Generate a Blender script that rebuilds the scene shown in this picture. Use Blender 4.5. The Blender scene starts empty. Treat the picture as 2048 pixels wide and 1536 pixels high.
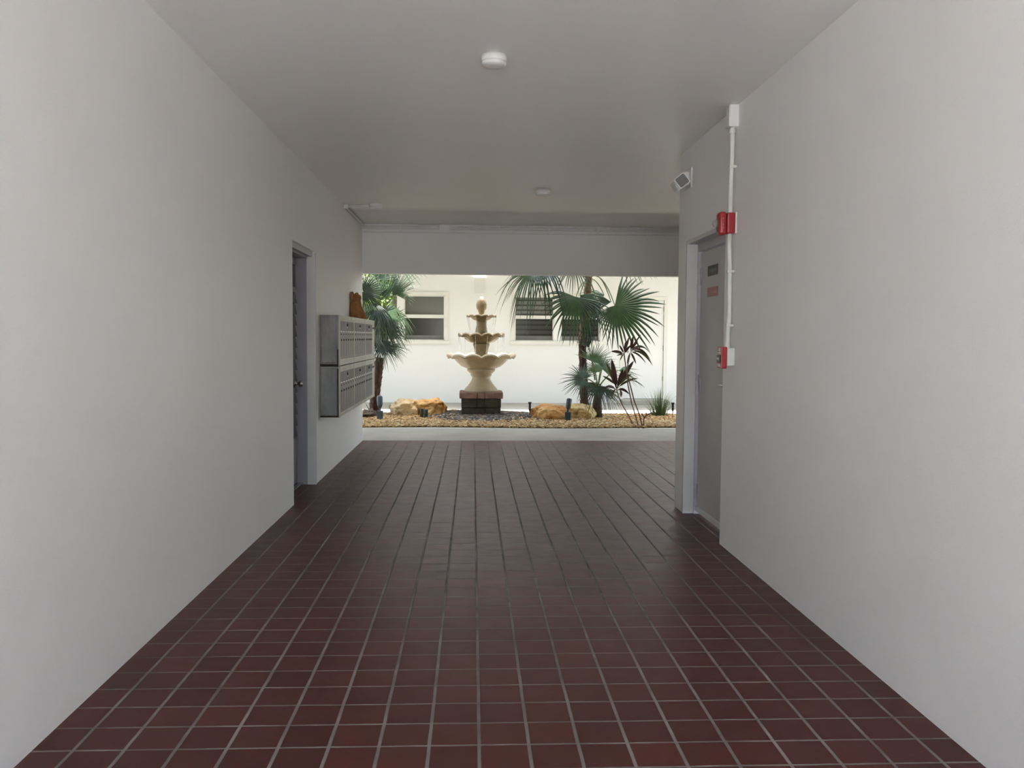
import bpy, bmesh, math, random
import numpy as np
from mathutils import Vector, Matrix, noise

SC = bpy.context.scene
COL = SC.collection
PI = math.pi

# ------------------------------------------------------------------ camera
F_PX, CAM_X, CAM_H, YAW, PITCH, ROLL = 1734.99, 1.26191, 1.31876, .04535, .05389, .00696
_s, _c = math.sin(YAW), math.cos(YAW)
_sp, _cp = math.sin(PITCH), math.cos(PITCH)
_sr, _cr = math.sin(ROLL), math.cos(ROLL)
_r0 = Vector((_c, -_s, 0)); _u0 = Vector((_sp*_s, _sp*_c, _cp))
C_F = Vector((_s*_cp, _c*_cp, -_sp))
C_R = _r0*_cr + _u0*_sr
C_U = _u0*_cr - _r0*_sr
C_P = Vector((CAM_X, 0, CAM_H))
cam_d = bpy.data.cameras.new('camera')
cam = bpy.data.objects.new('camera', cam_d); COL.objects.link(cam)
cam_d.sensor_width = 36.0
cam_d.lens = F_PX/2048*36.0
cam_d.clip_start = .05; cam_d.clip_end = 300
M = Matrix((C_R, C_U, -C_F)).transposed().to_4x4()
M.translation = C_P
cam.matrix_world = M
SC.camera = cam

def on(ax, v, px, py):
    """place in the scene seen at photo pixel (px,py) on the plane axis=ax value v"""
    d = C_R*((px-1024)/F_PX) - C_U*((py-768)/F_PX) + C_F
    t = (v-C_P[ax])/d[ax]
    return C_P + d*t

# ------------------------------------------------------------------ light
SUN_EL = math.radians(80.0)
SUN_TAN = math.tan(SUN_EL)
w = bpy.data.worlds.new('world'); SC.world = w; w.use_nodes = True
nt = w.node_tree; nt.nodes.clear()
sky = nt.nodes.new('ShaderNodeTexSky'); sky.sky_type = 'NISHITA'
sky.sun_disc = False; sky.sun_elevation = SUN_EL; sky.sun_rotation = math.radians(180)
sky.air_density = 1.0; sky.dust_density = 2.5; sky.ozone_density = 1.0
hs = nt.nodes.new('ShaderNodeHueSaturation'); hs.inputs['Saturation'].default_value = 1.0
bg = nt.nodes.new('ShaderNodeBackground'); bg.inputs['Strength'].default_value = 1.08
wo = nt.nodes.new('ShaderNodeOutputWorld')
nt.links.new(sky.outputs[0], hs.inputs['Color']); nt.links.new(hs.outputs[0], bg.inputs['Color'])
nt.links.new(bg.outputs[0], wo.inputs['Surface'])

sd = bpy.data.lights.new('sun', 'SUN'); sd.energy = 22.0; sd.angle = math.radians(.55); sd.color = (1, .975, .93)
sun = bpy.data.objects.new('sun', sd); COL.objects.link(sun)
_sd = Vector((-.10, math.cos(SUN_EL), -math.sin(SUN_EL)))
sun.rotation_euler = _sd.to_track_quat('-Z', 'Y').to_euler()
sun.location = (1, -6, 14)

SC.view_settings.view_transform = 'Standard'
SC.view_settings.look = 'None'
SC.view_settings.gamma = 1.0
SC.view_settings.use_curve_mapping = False
SC.view_settings.exposure = 0.47
SC.cycles.max_bounces = 12
SC.cycles.diffuse_bounces = 8
SC.cycles.glossy_bounces = 4
SC.cycles.transmission_bounces = 8
SC.cycles.transparent_max_bounces = 12
SC.cycles.use_denoising = True
SC.cycles.sample_clamp_indirect = 8
SC.cycles.caustics_reflective = False
SC.cycles.caustics_refractive = False

# ------------------------------------------------------------------ materials
def lin(r, g, b):
    f = lambda v: (v/255/12.92) if v/255 <= .04045 else ((v/255+.055)/1.055)**2.4
    return (f(r), f(g), f(b), 1)

class MN:
    def __init__(s, name):
        s.m = bpy.data.materials.new(name); s.m.use_nodes = True
        s.t = s.m.node_tree; s.t.nodes.clear()
        s.out = s.n('ShaderNodeOutputMaterial'); s.b = s.n('ShaderNodeBsdfPrincipled')
        s.t.links.new(s.b.outputs[0], s.out.inputs['Surface'])
    def n(s, k): return s.t.nodes.new(k)
    def l(s, a, b): s.t.links.new(a, b)
    def math(s, op, a, b=None, clamp=False):
        n = s.n('ShaderNodeMath'); n.operation = op; n.use_clamp = clamp
        for i, v in enumerate((a, b)):
            if v is None: continue
            if isinstance(v, (int, float)): n.inputs[i].default_value = v
            else: s.l(v, n.inputs[i])
        return n.outputs[0]
    def pos(s):
        return s.n('ShaderNodeTexCoord').outputs['Object']
    def noise(s, scale, detail=3, vec=None, rough=.55, sc=None):
        n = s.n('ShaderNodeTexNoise'); n.inputs['Scale'].default_value = scale
        n.inputs['Detail'].default_value = detail; n.inputs['Roughness'].default_value = rough
        v = vec or s.pos()
        if sc:
            mp = s.n('ShaderNodeMapping'); mp.inputs['Scale'].default_value = sc; s.l(v, mp.inputs[0]); v = mp.outputs[0]
        s.l(v, n.inputs['Vector']); return n.outputs['Fac']
    def ramp(s, fac, stops):
        r = s.n('ShaderNodeValToRGB'); e = r.color_ramp.elements
        while len(e) < len(stops): e.new(.5)
        for k, (p, c) in enumerate(stops): e[k].position = p; e[k].color = c
        s.l(fac, r.inputs[0]); return r.outputs[0]
    def mix(s, fac, a, b, mode='MIX'):
        n = s.n('ShaderNodeMix'); n.data_type = 'RGBA'; n.blend_type = mode
        for sock, v in ((n.inputs[0], fac), (n.inputs[6], a), (n.inputs[7], b)):
            if isinstance(v, (int, float, tuple)): sock.default_value = v
            else: s.l(v, sock)
        return n.outputs[2]
    def bump(s, h, strength, dist=.01):
        n = s.n('ShaderNodeBump'); n.inputs['Strength'].default_value = strength; n.inputs['Distance'].default_value = dist
        s.l(h, n.inputs['Height']); s.l(n.outputs[0], s.b.inputs['Normal'])
    def set(s, **k):
        for a, v in k.items():
            sock = s.b.inputs[a.replace('_', ' ')]
            if isinstance(v, (int, float, tuple)): sock.default_value = v
            else: s.l(v, sock)
        return s

MAT = {}
def simple(name, c, rough=.6, metal=0, var=.12, scale=8, bump=0, spec=None, **k):
    m = MN(name)
    a = tuple(x*(1-var) for x in c[:3])+(1,); b = tuple(min(1, x*(1+var)) for x in c[:3])+(1,)
    col = m.ramp(m.noise(scale, 4), [(.3, a), (.7, b)])
    m.set(Base_Color=col, Roughness=rough, Metallic=metal, **k)
    if spec is not None: m.b.inputs['Specular IOR Level'].default_value = spec
    if bump: m.bump(m.noise(scale*12, 2), bump, .004)
    MAT[name] = m.m; return m.m

def wall_paint(name, c, rough=.62, stucco=.25):
    m = MN(name)
    big = m.noise(.9, 4)
    col = m.ramp(big, [(.25, tuple(x*.96 for x in c[:3])+(1,)), (.75, c)])
    sp = m.noise(2.2, 6, rough=.7)
    col2 = m.mix(m.ramp(sp, [(.68, (0, 0, 0, 1)), (.8, (.35, .35, .35, 1))]), col, tuple(x*.88 for x in c[:3])+(1,))
    m.set(Base_Color=col2, Roughness=rough)
    h = m.math('ADD', m.noise(140, 3), m.math('MULTIPLY', m.noise(3.5, 3), 3.0))
    m.bump(h, stucco, .003)
    MAT[name] = m.m
wall_paint('wall_paint', (.89, .885, .862, 1), .5)
wall_paint('ceiling_paint', (.90, .895, .865, 1), .42, .2)
wall_paint('beam_shade_paint', (.76, .76, .735, 1), .5)  # same wall paint, darkened: the beam's shade is put into its colour
wall_paint('court_paint', (.875, .875, .86, 1), .8, .3)

# tiles
TP, TY0 = .161, 2.742
m = MN('quarry_tile')
sx = m.n('ShaderNodeSeparateXYZ'); m.l(m.pos(), sx.inputs[0])
wob = m.math('MULTIPLY', m.math('SUBTRACT', m.noise(2.5, 2), .5), .010)
wob2 = m.math('MULTIPLY', m.math('SUBTRACT', m.noise(6.0, 2), .5), .004)
ux = m.math('DIVIDE', m.math('ADD', sx.outputs[0], wob2), TP)
uy = m.math('DIVIDE', m.math('ADD', m.math('SUBTRACT', sx.outputs[1], TY0), wob2), TP)
def edge(u):
    f = m.math('FRACT', m.math('ADD', u, .5)); return m.math('ABSOLUTE', m.math('SUBTRACT', f, .5))
ex, ey = edge(ux), edge(uy)
# grout joints: wider along the passage than across
gx = m.math('SUBTRACT', 1.0, m.math('DIVIDE', m.math('SUBTRACT', ex, .030), .012), True)
gx = m.math('MINIMUM', m.math('MAXIMUM', gx, 0.0), 1.0)
gy = m.math('SUBTRACT', 1.0, m.math('DIVIDE', m.math('SUBTRACT', ey, .022), .012), True)
gy = m.math('MINIMUM', m.math('MAXIMUM', gy, 0.0), 1.0)
g = m.math('MAXIMUM', gx, gy)
cid = m.n('ShaderNodeCombineXYZ')
m.l(m.math('FLOOR', ux), cid.inputs[0]); m.l(m.math('FLOOR', uy), cid.inputs[1])
wn = m.n('ShaderNodeTexWhiteNoise'); wn.noise_dimensions = '3D'; m.l(cid.outputs[0], wn.inputs['Vector'])
tile = m.ramp(wn.outputs['Value'], [(0, (.062, .0140, .0110, 1)), (.5, (.077, .0170, .0130, 1)), (1, (.090, .0205, .0150, 1))])
tile = m.mix(m.math('MULTIPLY', m.noise(60, 3), .3), tile, (.055, .018, .016, 1))
dust = m.ramp(m.noise(1.3, 5, rough=.7), [(.58, (0, 0, 0, 1)), (.78, (1, 1, 1, 1))])
tile = m.mix(m.math('MULTIPLY', dust, .06), tile, (.16, .13, .12, 1))
grout = m.ramp(m.noise(5, 4), [(.35, (.15, .14, .125, 1)), (.65, (.24, .225, .20, 1))])
gd = m.ramp(m.noise(1.1, 4), [(.45, (0, 0, 0, 1)), (.62, (1, 1, 1, 1))])
grout = m.mix(m.math('MULTIPLY', gd, .35), grout, (.09, .08, .075, 1))
m.set(Base_Color=m.mix(g, tile, grout))
rr = m.math('ADD', m.math('MULTIPLY', m.noise(9, 4), .16), .34)
m.set(Roughness=m.math('ADD', rr, m.math('MULTIPLY', g, .5)))
m.b.inputs['Specular IOR Level'].default_value = .22
hh = m.math('ADD', m.math('MULTIPLY', g, -1.0), m.math('MULTIPLY', m.noise(30, 2), .25))
m.bump(hh, .45, .003)
MAT['quarry_tile'] = m.m

m = MN('concrete')
cc = m.ramp(m.noise(1.2, 6, rough=.65), [(.3, (.31, .30, .26, 1)), (.7, (.45, .435, .375, 1))])
cc = m.mix(m.math('MULTIPLY', m.noise(55, 3), .25), cc, (.28, .27, .24, 1))
m.set(Base_Color=cc, Roughness=.85); m.bump(m.noise(90, 3), .3, .003); MAT['concrete'] = m.m
simple('pavement', (.80, .79, .765, 1), .9, scale=3, bump=.2)
simple('door_paint', (.52, .50, .48, 1), .42, scale=2, var=.06)
simple('frame_paint', (.62, .615, .60, 1), .4, scale=3, var=.05)
simple('jamb_paint', (.50, .48, .51, 1), .45, scale=3, var=.05)
simple('grey_jamb', (.33, .32, .35, 1), .45, scale=3, var=.05)
simple('white_plastic', (.76, .755, .73, 1), .38, scale=3, var=.04)
simple('conduit_paint', (.70, .70, .66, 1), .4, scale=5, var=.06)
simple('metal_nickel', (.55, .53, .48, 1), .25, 1, scale=10)
simple('dark_metal', (.035, .035, .03, 1), .4, .3)
simple('alarm_red', (.34, .018, .022, 1), .32, scale=6, var=.08)
simple('black_plastic', (.012, .012, .012, 1), .4)
simple('white_print', (.72, .70, .66, 1), .6)
simple('tag_white', (.85, .85, .80, 1), .4, var=.02)
simple('dim_print', (.26, .26, .24, 1), .6)
simple('pink_print', (.60, .34, .30, 1), .6)
simple('sign_red', (.40, .19, .15, 1), .5)
simple('sign_black', (.022, .022, .018, 1), .45)
simple('louver_glass', (.10, .125, .11, 1), .12, scale=3)
simple('lens_clear', (.62, .62, .58, 1), .08, scale=20, var=.2)
simple('chrome', (.8, .8, .78, 1), .12, 1)

# galvanised steel of the mailboxes
m = MN('galvanised')
v = m.noise(3.5, 6, rough=.7, sc=(3, 3, 1))
cc = m.ramp(v, [(.3, (.17, .17, .168, 1)), (.55, (.25, .25, .247, 1)), (.78, (.36, .36, .352, 1))])
rust = m.ramp(m.noise(9, 5), [(.64, (0, 0, 0, 1)), (.72, (1, 1, 1, 1))])
cc = m.mix(m.math('MULTIPLY', rust, .5), cc, (.06, .045, .04, 1))
m.set(Base_Color=cc, Roughness=.55, Metallic=.1); MAT['galvanised'] = m.m
simple('rust', (.035, .022, .018, 1), .9, scale=30, var=.5)
simple('mail_door', (.185, .172, .168, 1), .42, .15, scale=6, var=.1)
simple('mail_rail', (.50, .49, .42, 1), .45, .1, scale=6, var=.12)
simple('mail_dark', (.03, .028, .028, 1), .6)

# fountain
m = MN('cast_stone')
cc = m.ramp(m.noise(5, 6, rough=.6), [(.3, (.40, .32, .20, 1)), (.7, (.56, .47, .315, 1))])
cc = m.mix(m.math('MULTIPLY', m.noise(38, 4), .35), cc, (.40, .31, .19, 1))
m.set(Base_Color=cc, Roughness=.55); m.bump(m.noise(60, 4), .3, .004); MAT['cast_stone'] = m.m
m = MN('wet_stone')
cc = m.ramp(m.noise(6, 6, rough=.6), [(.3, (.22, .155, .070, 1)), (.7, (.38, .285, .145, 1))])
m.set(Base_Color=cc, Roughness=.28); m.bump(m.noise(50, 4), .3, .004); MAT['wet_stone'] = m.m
m = MN('block_stone')
cc = m.ramp(m.noise(7, 6, rough=.7), [(.3, (.030, .027, .018, 1)), (.55, (.062, .055, .038, 1)), (.75, (.12, .105, .075, 1))])
m.set(Base_Color=cc, Roughness=.9); m.bump(m.noise(40, 5), .8, .01); MAT['block_stone'] = m.m
m = MN('cap_brick')
cc = m.ramp(m.noise(9, 5), [(.3, (.20, .11, .09, 1)), (.7, (.34, .20, .165, 1))])
m.set(Base_Color=cc, Roughness=.85); m.bump(m.noise(60, 4), .5, .006); MAT['cap_brick'] = m.m
m = MN('water'); m.set(Base_Color=(.9, .95, .97, 1), Roughness=.03, Transmission_Weight=1.0, IOR=1.33); MAT['water'] = m.m

def rock_mat(name, stops, bump=.9):
    m = MN(name)
    n1 = m.noise(3.2, 7, rough=.65)
    cc = m.ramp(n1, stops)
    cr = m.ramp(m.noise(11, 6, rough=.75), [(.36, (.25, .2, .16, 1)), (.5, (1, 1, 1, 1))])
    cc = m.mix(.55, cc, cr, 'MULTIPLY')
    m.set(Base_Color=cc, Roughness=.85); m.bump(m.noise(26, 6), bump, .02); MAT[name] = m.m
rock_mat('rock_cream', [(.3, (.52, .36, .17, 1)), (.5, (.68, .54, .32, 1)), (.7, (.60, .40, .17, 1))])
rock_mat('rock_orange', [(.3, (.26, .085, .022, 1)), (.46, (.55, .26, .065, 1)), (.6, (.64, .42, .17, 1)), (.72, (.36, .13, .035, 1))])
rock_mat('rock_yellow', [(.3, (.52, .34, .11, 1)), (.5, (.70, .56, .26, 1)), (.7, (.52, .30, .09, 1))])
rock_mat('rock_dark', [(.3, (.045, .03, .022, 1)), (.7, (.11, .075, .05, 1))])

# stones with a colour of their own each
def stone_mat(name, stops):
    m = MN(name)
    at = m.n('ShaderNodeAttribute'); at.attribute_name = 'tone'
    m.set(Base_Color=m.ramp(at.outputs['Fac'], stops), Roughness=.75); MAT[name] = m.m
stone_mat('gravel', [(0, (.10, .05, .02, 1)), (.25, (.30, .15, .05, 1)), (.5, (.47, .30, .11, 1)), (.75, (.58, .44, .20, 1)), (1, (.68, .60, .40, 1))])
stone_mat('pebble', [(0, (.035, .036, .036, 1)), (.4, (.075, .077, .072, 1)), (.6, (.14, .13, .105, 1)), (.72, (.20, .14, .085, 1)), (.85, (.32, .24, .13, 1)), (1, (.42, .38, .30, 1))])
simple('soil', (.20, .12, .06, 1), .95, scale=20, var=.4)

def leaf_mat(name, c1, c2, trans, tc):
    m = MN(name)
    cc = m.ramp(m.noise(7, 4), [(.3, c1), (.7, c2)])
    m.set(Base_Color=cc, Roughness=.42)
    m.b.inputs['Specular IOR Level'].default_value = .35
    tr = m.n('ShaderNodeBsdfTranslucent'); tr.inputs[0].default_value = tc
    mx = m.n('ShaderNodeMixShader'); mx.inputs[0].default_value = trans
    m.l(m.b.outputs[0], mx.inputs[1]); m.l(tr.outputs[0], mx.inputs[2]); m.l(mx.outputs[0], m.out.inputs['Surface'])
    MAT[name] = m.m
leaf_mat('palm_leaf', (.021, .040, .017, 1), (.048, .084, .036, 1), .16, (.08, .17, .04, 1))
leaf_mat('palm_leaf_pale', (.055, .095, .050, 1), (.11, .17, .10, 1), .2, (.16, .30, .08, 1))
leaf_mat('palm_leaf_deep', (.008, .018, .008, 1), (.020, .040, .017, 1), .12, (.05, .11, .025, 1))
leaf_mat('petiole', (.10, .15, .04, 1), (.18, .22, .07, 1), .0, (.1, .1, .1, 1))
leaf_mat('ti_leaf', (.026, .013, .013, 1), (.062, .028, .023, 1), .12, (.14, .05, .03, 1))
leaf_mat('ti_leaf_green', (.03, .028, .016, 1), (.07, .060, .03, 1), .2, (.12, .12, .03, 1))
leaf_mat('grass_leaf', (.03, .055, .022, 1), (.085, .125, .055, 1), .2, (.14, .2, .06, 1))
leaf_mat('bright_leaf', (.14, .22, .06, 1), (.30, .40, .16, 1), .3, (.30, .42, .10, 1))
m = MN('trunk_bark')
n1 = m.noise(9, 6, rough=.7, sc=(3, 3, .8))
cc = m.ramp(n1, [(.3, (.025, .014, .010, 1)), (.5, (.085, .045, .032, 1)), (.72, (.20, .12, .085, 1))])
m.set(Base_Color=cc, Roughness=.95); m.bump(n1, 1, .02); MAT['trunk_bark'] = m.m
m = MN('trunk_fibre')
n1 = m.noise(8, 6, rough=.7, sc=(3, 3, 1))
cc = m.ramp(n1, [(.3, (.08, .045, .022, 1)), (.5, (.22, .14, .07, 1)), (.72, (.38, .28, .15, 1))])
m.set(Base_Color=cc, Roughness=.95); m.bump(n1, 1, .02); MAT['trunk_fibre'] = m.m
simple('cane_bark', (.20, .14, .10, 1), .85, scale=30, var=.3)
m = MN('kraft_paper')
cc = m.ramp(m.noise(6, 5), [(.3, (.22, .085, .018, 1)), (.7, (.44, .21, .055, 1))])
m.set(Base_Color=cc, Roughness=.45); m.bump(m.noise(14, 4), .6, .01); MAT['kraft_paper'] = m.m
simple('spot_blue', (.060, .095, .115, 1), .45, .2, scale=12)
simple('spot_green', (.018, .055, .050, 1), .45, .1, scale=12)
simple('rail_grey', (.17, .17, .16, 1), .5)
simple('spot_grey', (.060, .070, .070, 1), .45, .2, scale=12)
simple('window_glass', (.085, .09, .085, 1), .10, scale=1.5, var=.2)
for nm, k_ in (('curtain_glass', 1), ('curtain_glass_lit', 3.0)):  # lit copies go on upper panes, their reflection painted in as lighter colour
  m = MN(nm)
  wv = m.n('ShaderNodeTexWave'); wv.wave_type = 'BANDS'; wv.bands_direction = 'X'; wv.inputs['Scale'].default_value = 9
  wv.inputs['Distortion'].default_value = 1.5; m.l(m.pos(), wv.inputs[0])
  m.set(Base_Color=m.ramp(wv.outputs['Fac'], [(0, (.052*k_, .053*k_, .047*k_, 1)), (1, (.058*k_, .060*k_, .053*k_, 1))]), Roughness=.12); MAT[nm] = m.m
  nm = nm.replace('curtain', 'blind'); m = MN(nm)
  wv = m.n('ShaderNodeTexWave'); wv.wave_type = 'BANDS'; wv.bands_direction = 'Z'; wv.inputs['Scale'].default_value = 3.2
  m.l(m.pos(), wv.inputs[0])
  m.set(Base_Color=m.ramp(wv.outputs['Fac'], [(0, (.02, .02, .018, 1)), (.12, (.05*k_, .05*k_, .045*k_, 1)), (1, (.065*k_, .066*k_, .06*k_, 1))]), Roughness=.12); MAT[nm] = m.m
simple('window_frame_paint', (.80, .795, .74, 1), .5, scale=3, var=.04)
m = MN('dome_glass'); m.set(Base_Color=(.93, .93, .90, 1), Roughness=.06, Transmission_Weight=.85, IOR=1.35); MAT['dome_glass'] = m.m
m = MN('lamp_glass'); m.set(Base_Color=(.9, .9, .86, 1), Roughness=.3, Emission_Color=(1, .98, .94, 1), Emission_Strength=1.1); MAT['lamp_glass'] = m.m

# ------------------------------------------------------------------ mesh helpers
class MB:
    def __init__(s): s.v = []; s.f = []; s.sm = []; s.mi = []; s.cur = 0
    def add(s, vs, fs, smooth=False):
        o = len(s.v); s.v += [tuple(v) for v in vs]
        s.f += [tuple(i+o for i in f) for f in fs]; s.sm += [smooth]*len(fs); s.mi += [s.cur]*len(fs)
    def box(s, a, b, bev=0):
        (x0, y0, z0), (x1, y1, z1) = [min(p) for p in zip(a, b)], [max(p) for p in zip(a, b)]
        if bev <= 0:
            vs = [(x, y, z) for z in (z0, z1) for y in (y0, y1) for x in (x0, x1)]
            s.add(vs, [(0, 2, 3, 1), (4, 5, 7, 6), (0, 1, 5, 4), (2, 6, 7, 3), (0, 4, 6, 2), (1, 3, 7, 5)]); return
        bm = bmesh.new(); bmesh.ops.create_cube(bm, size=1)
        for v in bm.verts:
            v.co = Vector(((x0+x1)/2+v.co.x*(x1-x0), (y0+y1)/2+v.co.y*(y1-y0), (z0+z1)/2+v.co.z*(z1-z0)))
        bmesh.ops.bevel(bm, geom=list(bm.edges), offset=bev, segments=2, affect='EDGES', profile=.6)
        s.bm(bm)
    def bm(s, bm, mat=None, smooth=False):
        bm.verts.ensure_lookup_table(); bm.verts.index_update()
        s.add([(mat @ v.co if mat else v.co) for v in bm.verts], [[v.index for v in f.verts] for f in bm.faces], smooth)
        bm.free()
    def tube(s, pts, r, n=10, cap=True, smooth=True):
        pts = [Vector(p) for p in pts]; rs = r if isinstance(r, (list, tuple)) else [r]*len(pts)
        vs, fs = [], []; up = None
        for i, p in enumerate(pts):
            t = (pts[min(i+1, len(pts)-1)]-pts[max(i-1, 0)]).normalized()
            if up is None: up = Vector((0, 0, 1)) if abs(t.z) < .9 else Vector((1, 0, 0))
            a = t.cross(up).normalized(); b = a.cross(t).normalized(); up = b
            for k in range(n):
                th = 2*PI*k/n; vs.append(p+(a*math.cos(th)+b*math.sin(th))*rs[i])
        for i in range(len(pts)-1):
            for k in range(n):
                k2 = (k+1) % n; fs.append((i*n+k, i*n+k2, (i+1)*n+k2, (i+1)*n+k))
        s.add(vs, fs, smooth)
        if cap:
            s.add(vs[:n][::-1], [tuple(range(n))]); s.add(vs[-n:], [tuple(range(n))])
    def lathe(s, prof, o=(0, 0, 0), n=40, rf=None, axis=None, smooth=True):
        """prof: list of (r,z); rf(theta,i)->(r multiplier, z add)"""
        vs, fs = [], []
        for i, (r, z) in enumerate(prof):
            for k in range(n):
                th = 2*PI*k/n; m, dz = rf(th, i) if rf else (1, 0)
                p = Vector((r*m*math.cos(th), r*m*math.sin(th), z+dz))
                vs.append(p)
        for i in range(len(prof)-1):
            for k in range(n):
                k2 = (k+1) % n; fs.append((i*n+k, i*n+k2, (i+1)*n+k2, (i+1)*n+k))
        fs.append(tuple(range(n))[::-1]); fs.append(tuple((len(prof)-1)*n+k for k in range(n)))
        if axis is not None:
            q = Vector((0, 0, 1)).rotation_difference(Vector(axis).normalized()); vs = [q @ v for v in vs]
        s.add([v+Vector(o) for v in vs], fs, smooth)
    def build(s, name, mat, parent=None, origin=None, mats=None):
        me = bpy.data.meshes.new(name)
        o = Vector(origin) if origin is not None else Vector((0, 0, 0))
        me.from_pydata([tuple(Vector(v)-o) for v in s.v] if origin is not None else s.v, [], s.f); me.validate(); me.update()
        for k in (mats or [mat]): me.materials.append(MAT[k])
        if len(me.polygons) == len(s.f):
            me.polygons.foreach_set('use_smooth', s.sm); me.polygons.foreach_set('material_index', s.mi)
        ob = bpy.data.objects.new(name, me); COL.objects.link(ob)
        if origin is not None and parent is None: ob.location = o
        if parent is not None: ob.parent = parent; ob.matrix_parent_inverse = Matrix.Translation(root_of(parent)).inverted()
        return ob

def root_of(o):
    # world place of the parent (parents are only ever moved, never turned)
    p = Vector(o.location)
    q = o
    while q.parent is not None:
        p = p + q.matrix_parent_inverse.translation; q = q.parent; p = p + Vector(q.location)
    return p

def tag(o, label=None, cat=None, group=None, kind=None):
    if label: o['label'] = label
    if cat: o['category'] = cat
    if group: o['group'] = group
    if kind: o['kind'] = kind
    return o
def empty(name, loc, label, cat, group=None, kind=None):
    o = bpy.data.objects.new(name, None); COL.objects.link(o); o.location = loc; o.empty_display_size = .1
    return tag(o, label, cat, group, kind)
def one(name, mb, mat, label, cat, group=None, kind=None, mats=None):
    return tag(mb.build(name, mat, mats=mats), label, cat, group, kind)
def B(a, b, bev=0):
    m = MB(); m.box(a, b, bev); return m

# ------------------------------------------------------------------ the setting
XL, XR, CE = -.128, 2.853, 2.724
YM, YF = -3.0, 11.009           # mouth of the passage, far edge of the tiles
LY0, LY1 = 6.784, 7.736        # left door opening
RY0, RY1, RYC = 5.455, 6.448, 6.705
DH = 2.045
XE = 8.0
def struct(name, mb, mat, label, cat, **k): return one(name, mb, mat, label, cat, kind='structure', **k)

struct('floor', B((XL-.5, YM-.1, -.12), (XE, YF, 0)), 'quarry_tile', 'dark red square quarry tile floor with grey grout running through the passage', 'floor')
wl = MB()
wl.box((XL-.3, YM, 0), (XL, LY0, CE)); wl.box((XL-.3, LY1, 0), (XL, YF+.0, CE)); wl.box((XL-.3, LY0, DH+.01), (XL, LY1, CE))
struct('wall_left', wl, 'wall_paint', 'plain white painted wall on the left of the passage, carrying the mailboxes', 'wall')
wr = MB()
wr.box((XR, YM, 0), (XR+.25, RY0, CE)); wr.box((XR, RY1, 0), (XR+.25, RYC, CE)); wr.box((XR, RY0, DH-.005), (XR+.25, RY1, CE))
wr.box((XR+.25, RYC-.2, 0), (XE, RYC, CE))
struct('wall_right', wr, 'wall_paint', 'plain white painted wall on the right of the passage, holding the red alarm devices', 'wall')
wr = MB(); wr.box((XE, RYC-.2, 0), (XE+.2, YF, CE))
struct('wall_side', wr, 'wall_paint', 'white end wall of the side passage beyond the right wall', 'wall')
struct('ceiling', B((XL-.3, YM, CE), (XE+.2, YF+.15, CE+.25)), 'ceiling_paint', 'smooth off white painted ceiling over the passage', 'ceiling')
hd = MB()
vs = [on(1, YF, 700, 545.6), on(1, YF, 1357, 553.2)]
zb0 = vs[0].z; zb1 = vs[1].z
zb = (zb0+zb1)/2
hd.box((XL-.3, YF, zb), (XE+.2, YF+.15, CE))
struct('trim_1', hd, 'beam_shade_paint', 'deep white beam across the garden end of the passage', 'beam')
# storey above the passage, seen only by the sun
ub = MB(); ub.box((-9, YM, CE+.25), (13, 14.62-5.3/SUN_TAN, 5.3))
struct('wall_upper', ub, 'court_paint', 'white upper storey of the building over the passage', 'wall')
ul = MB(); ul.box((-9, YM, 0), (XL-.3, YF+.1, CE+.25)); struct('wall_block_left', ul, 'court_paint', 'white building block left of the passage', 'wall')

struct('ground', B((-30, -40, -.2), (30, YM-.1, -.02)), 'pavement', 'pale pavement outside the near end of the passage', 'ground')
struct('walkway', B((-9, YF, -.12), (13, 12.48, 0)), 'concrete', 'pale concrete walkway strip between the red tiles and the gravel bed', 'walkway')
struct('courtyard_path', B((-9, 14.62, -.12), (13, 17.6, 0)), 'concrete', 'sunlit concrete path between the gravel bed and the cream building', 'path')
WY = 17.385
# far building: wall with real openings for windows and door
def wx(px, py=640): return on(1, WY, px, py).x
def wz(py, px=960): return on(1, WY, px, py).z
OPEN = []   # x0,x1,z0,z1
zt, zbm = wz(592), wz(681.5)
W1 = (wx(889), wx(808)); W0 = (wx(795), wx(714)); W2 = (wx(1107.5), wx(1030)); W3 = (wx(1200), wx(1122.5))
for a in (W0, W1, W2, W3): OPEN.append((min(a), max(a), zbm, zt))
DX0, DX1, DZ0, DZ1 = wx(1248), wx(1328), wz(797), wz(597.5)
OPEN.append((DX0, DX1, DZ0, DZ1))
xs = sorted({-9., 13.} | {v for o in OPEN for v in o[:2]}); zs = sorted({0., 6.5} | {v for o in OPEN for v in o[2:]})
wb = MB()
for i in range(len(xs)-1):
    for j in range(len(zs)-1):
        cx, cz = (xs[i]+xs[i+1])/2, (zs[j]+zs[j+1])/2
        if any(o[0] < cx < o[1] and o[2] < cz < o[3] for o in OPEN): continue
        wb.add([(xs[i], WY, zs[j]), (xs[i+1], WY, zs[j]), (xs[i+1], WY, zs[j+1]), (xs[i], WY, zs[j+1])], [(0, 1, 2, 3)])
for o in OPEN:
    x0, x1, z0, z1 = o
    wb.add([(x0, WY, z0), (x1, WY, z0), (x1, WY, z1), (x0, WY, z1), (x0, WY+.2, z0), (x1, WY+.2, z0), (x1, WY+.2, z1), (x0, WY+.2, z1)],
           [(0, 4, 5, 1), (1, 5, 6, 2), (2, 6, 7, 3), (3, 7, 4, 0)])
wb.box((-9, WY+.2, 0), (13, WY+.3, 6.5))
struct('wall_back', wb, 'court_paint', 'cream rendered wall of the building across the courtyard', 'wall')
OVY = 15.70-2.68/SUN_TAN
ov = MB(); ov.box((-9, OVY, 2.68), (13, WY, 5.2))
struct('wall_overhang', ov, 'court_paint', 'cream upper storey overhanging the walkway across the courtyard', 'overhang')

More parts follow.
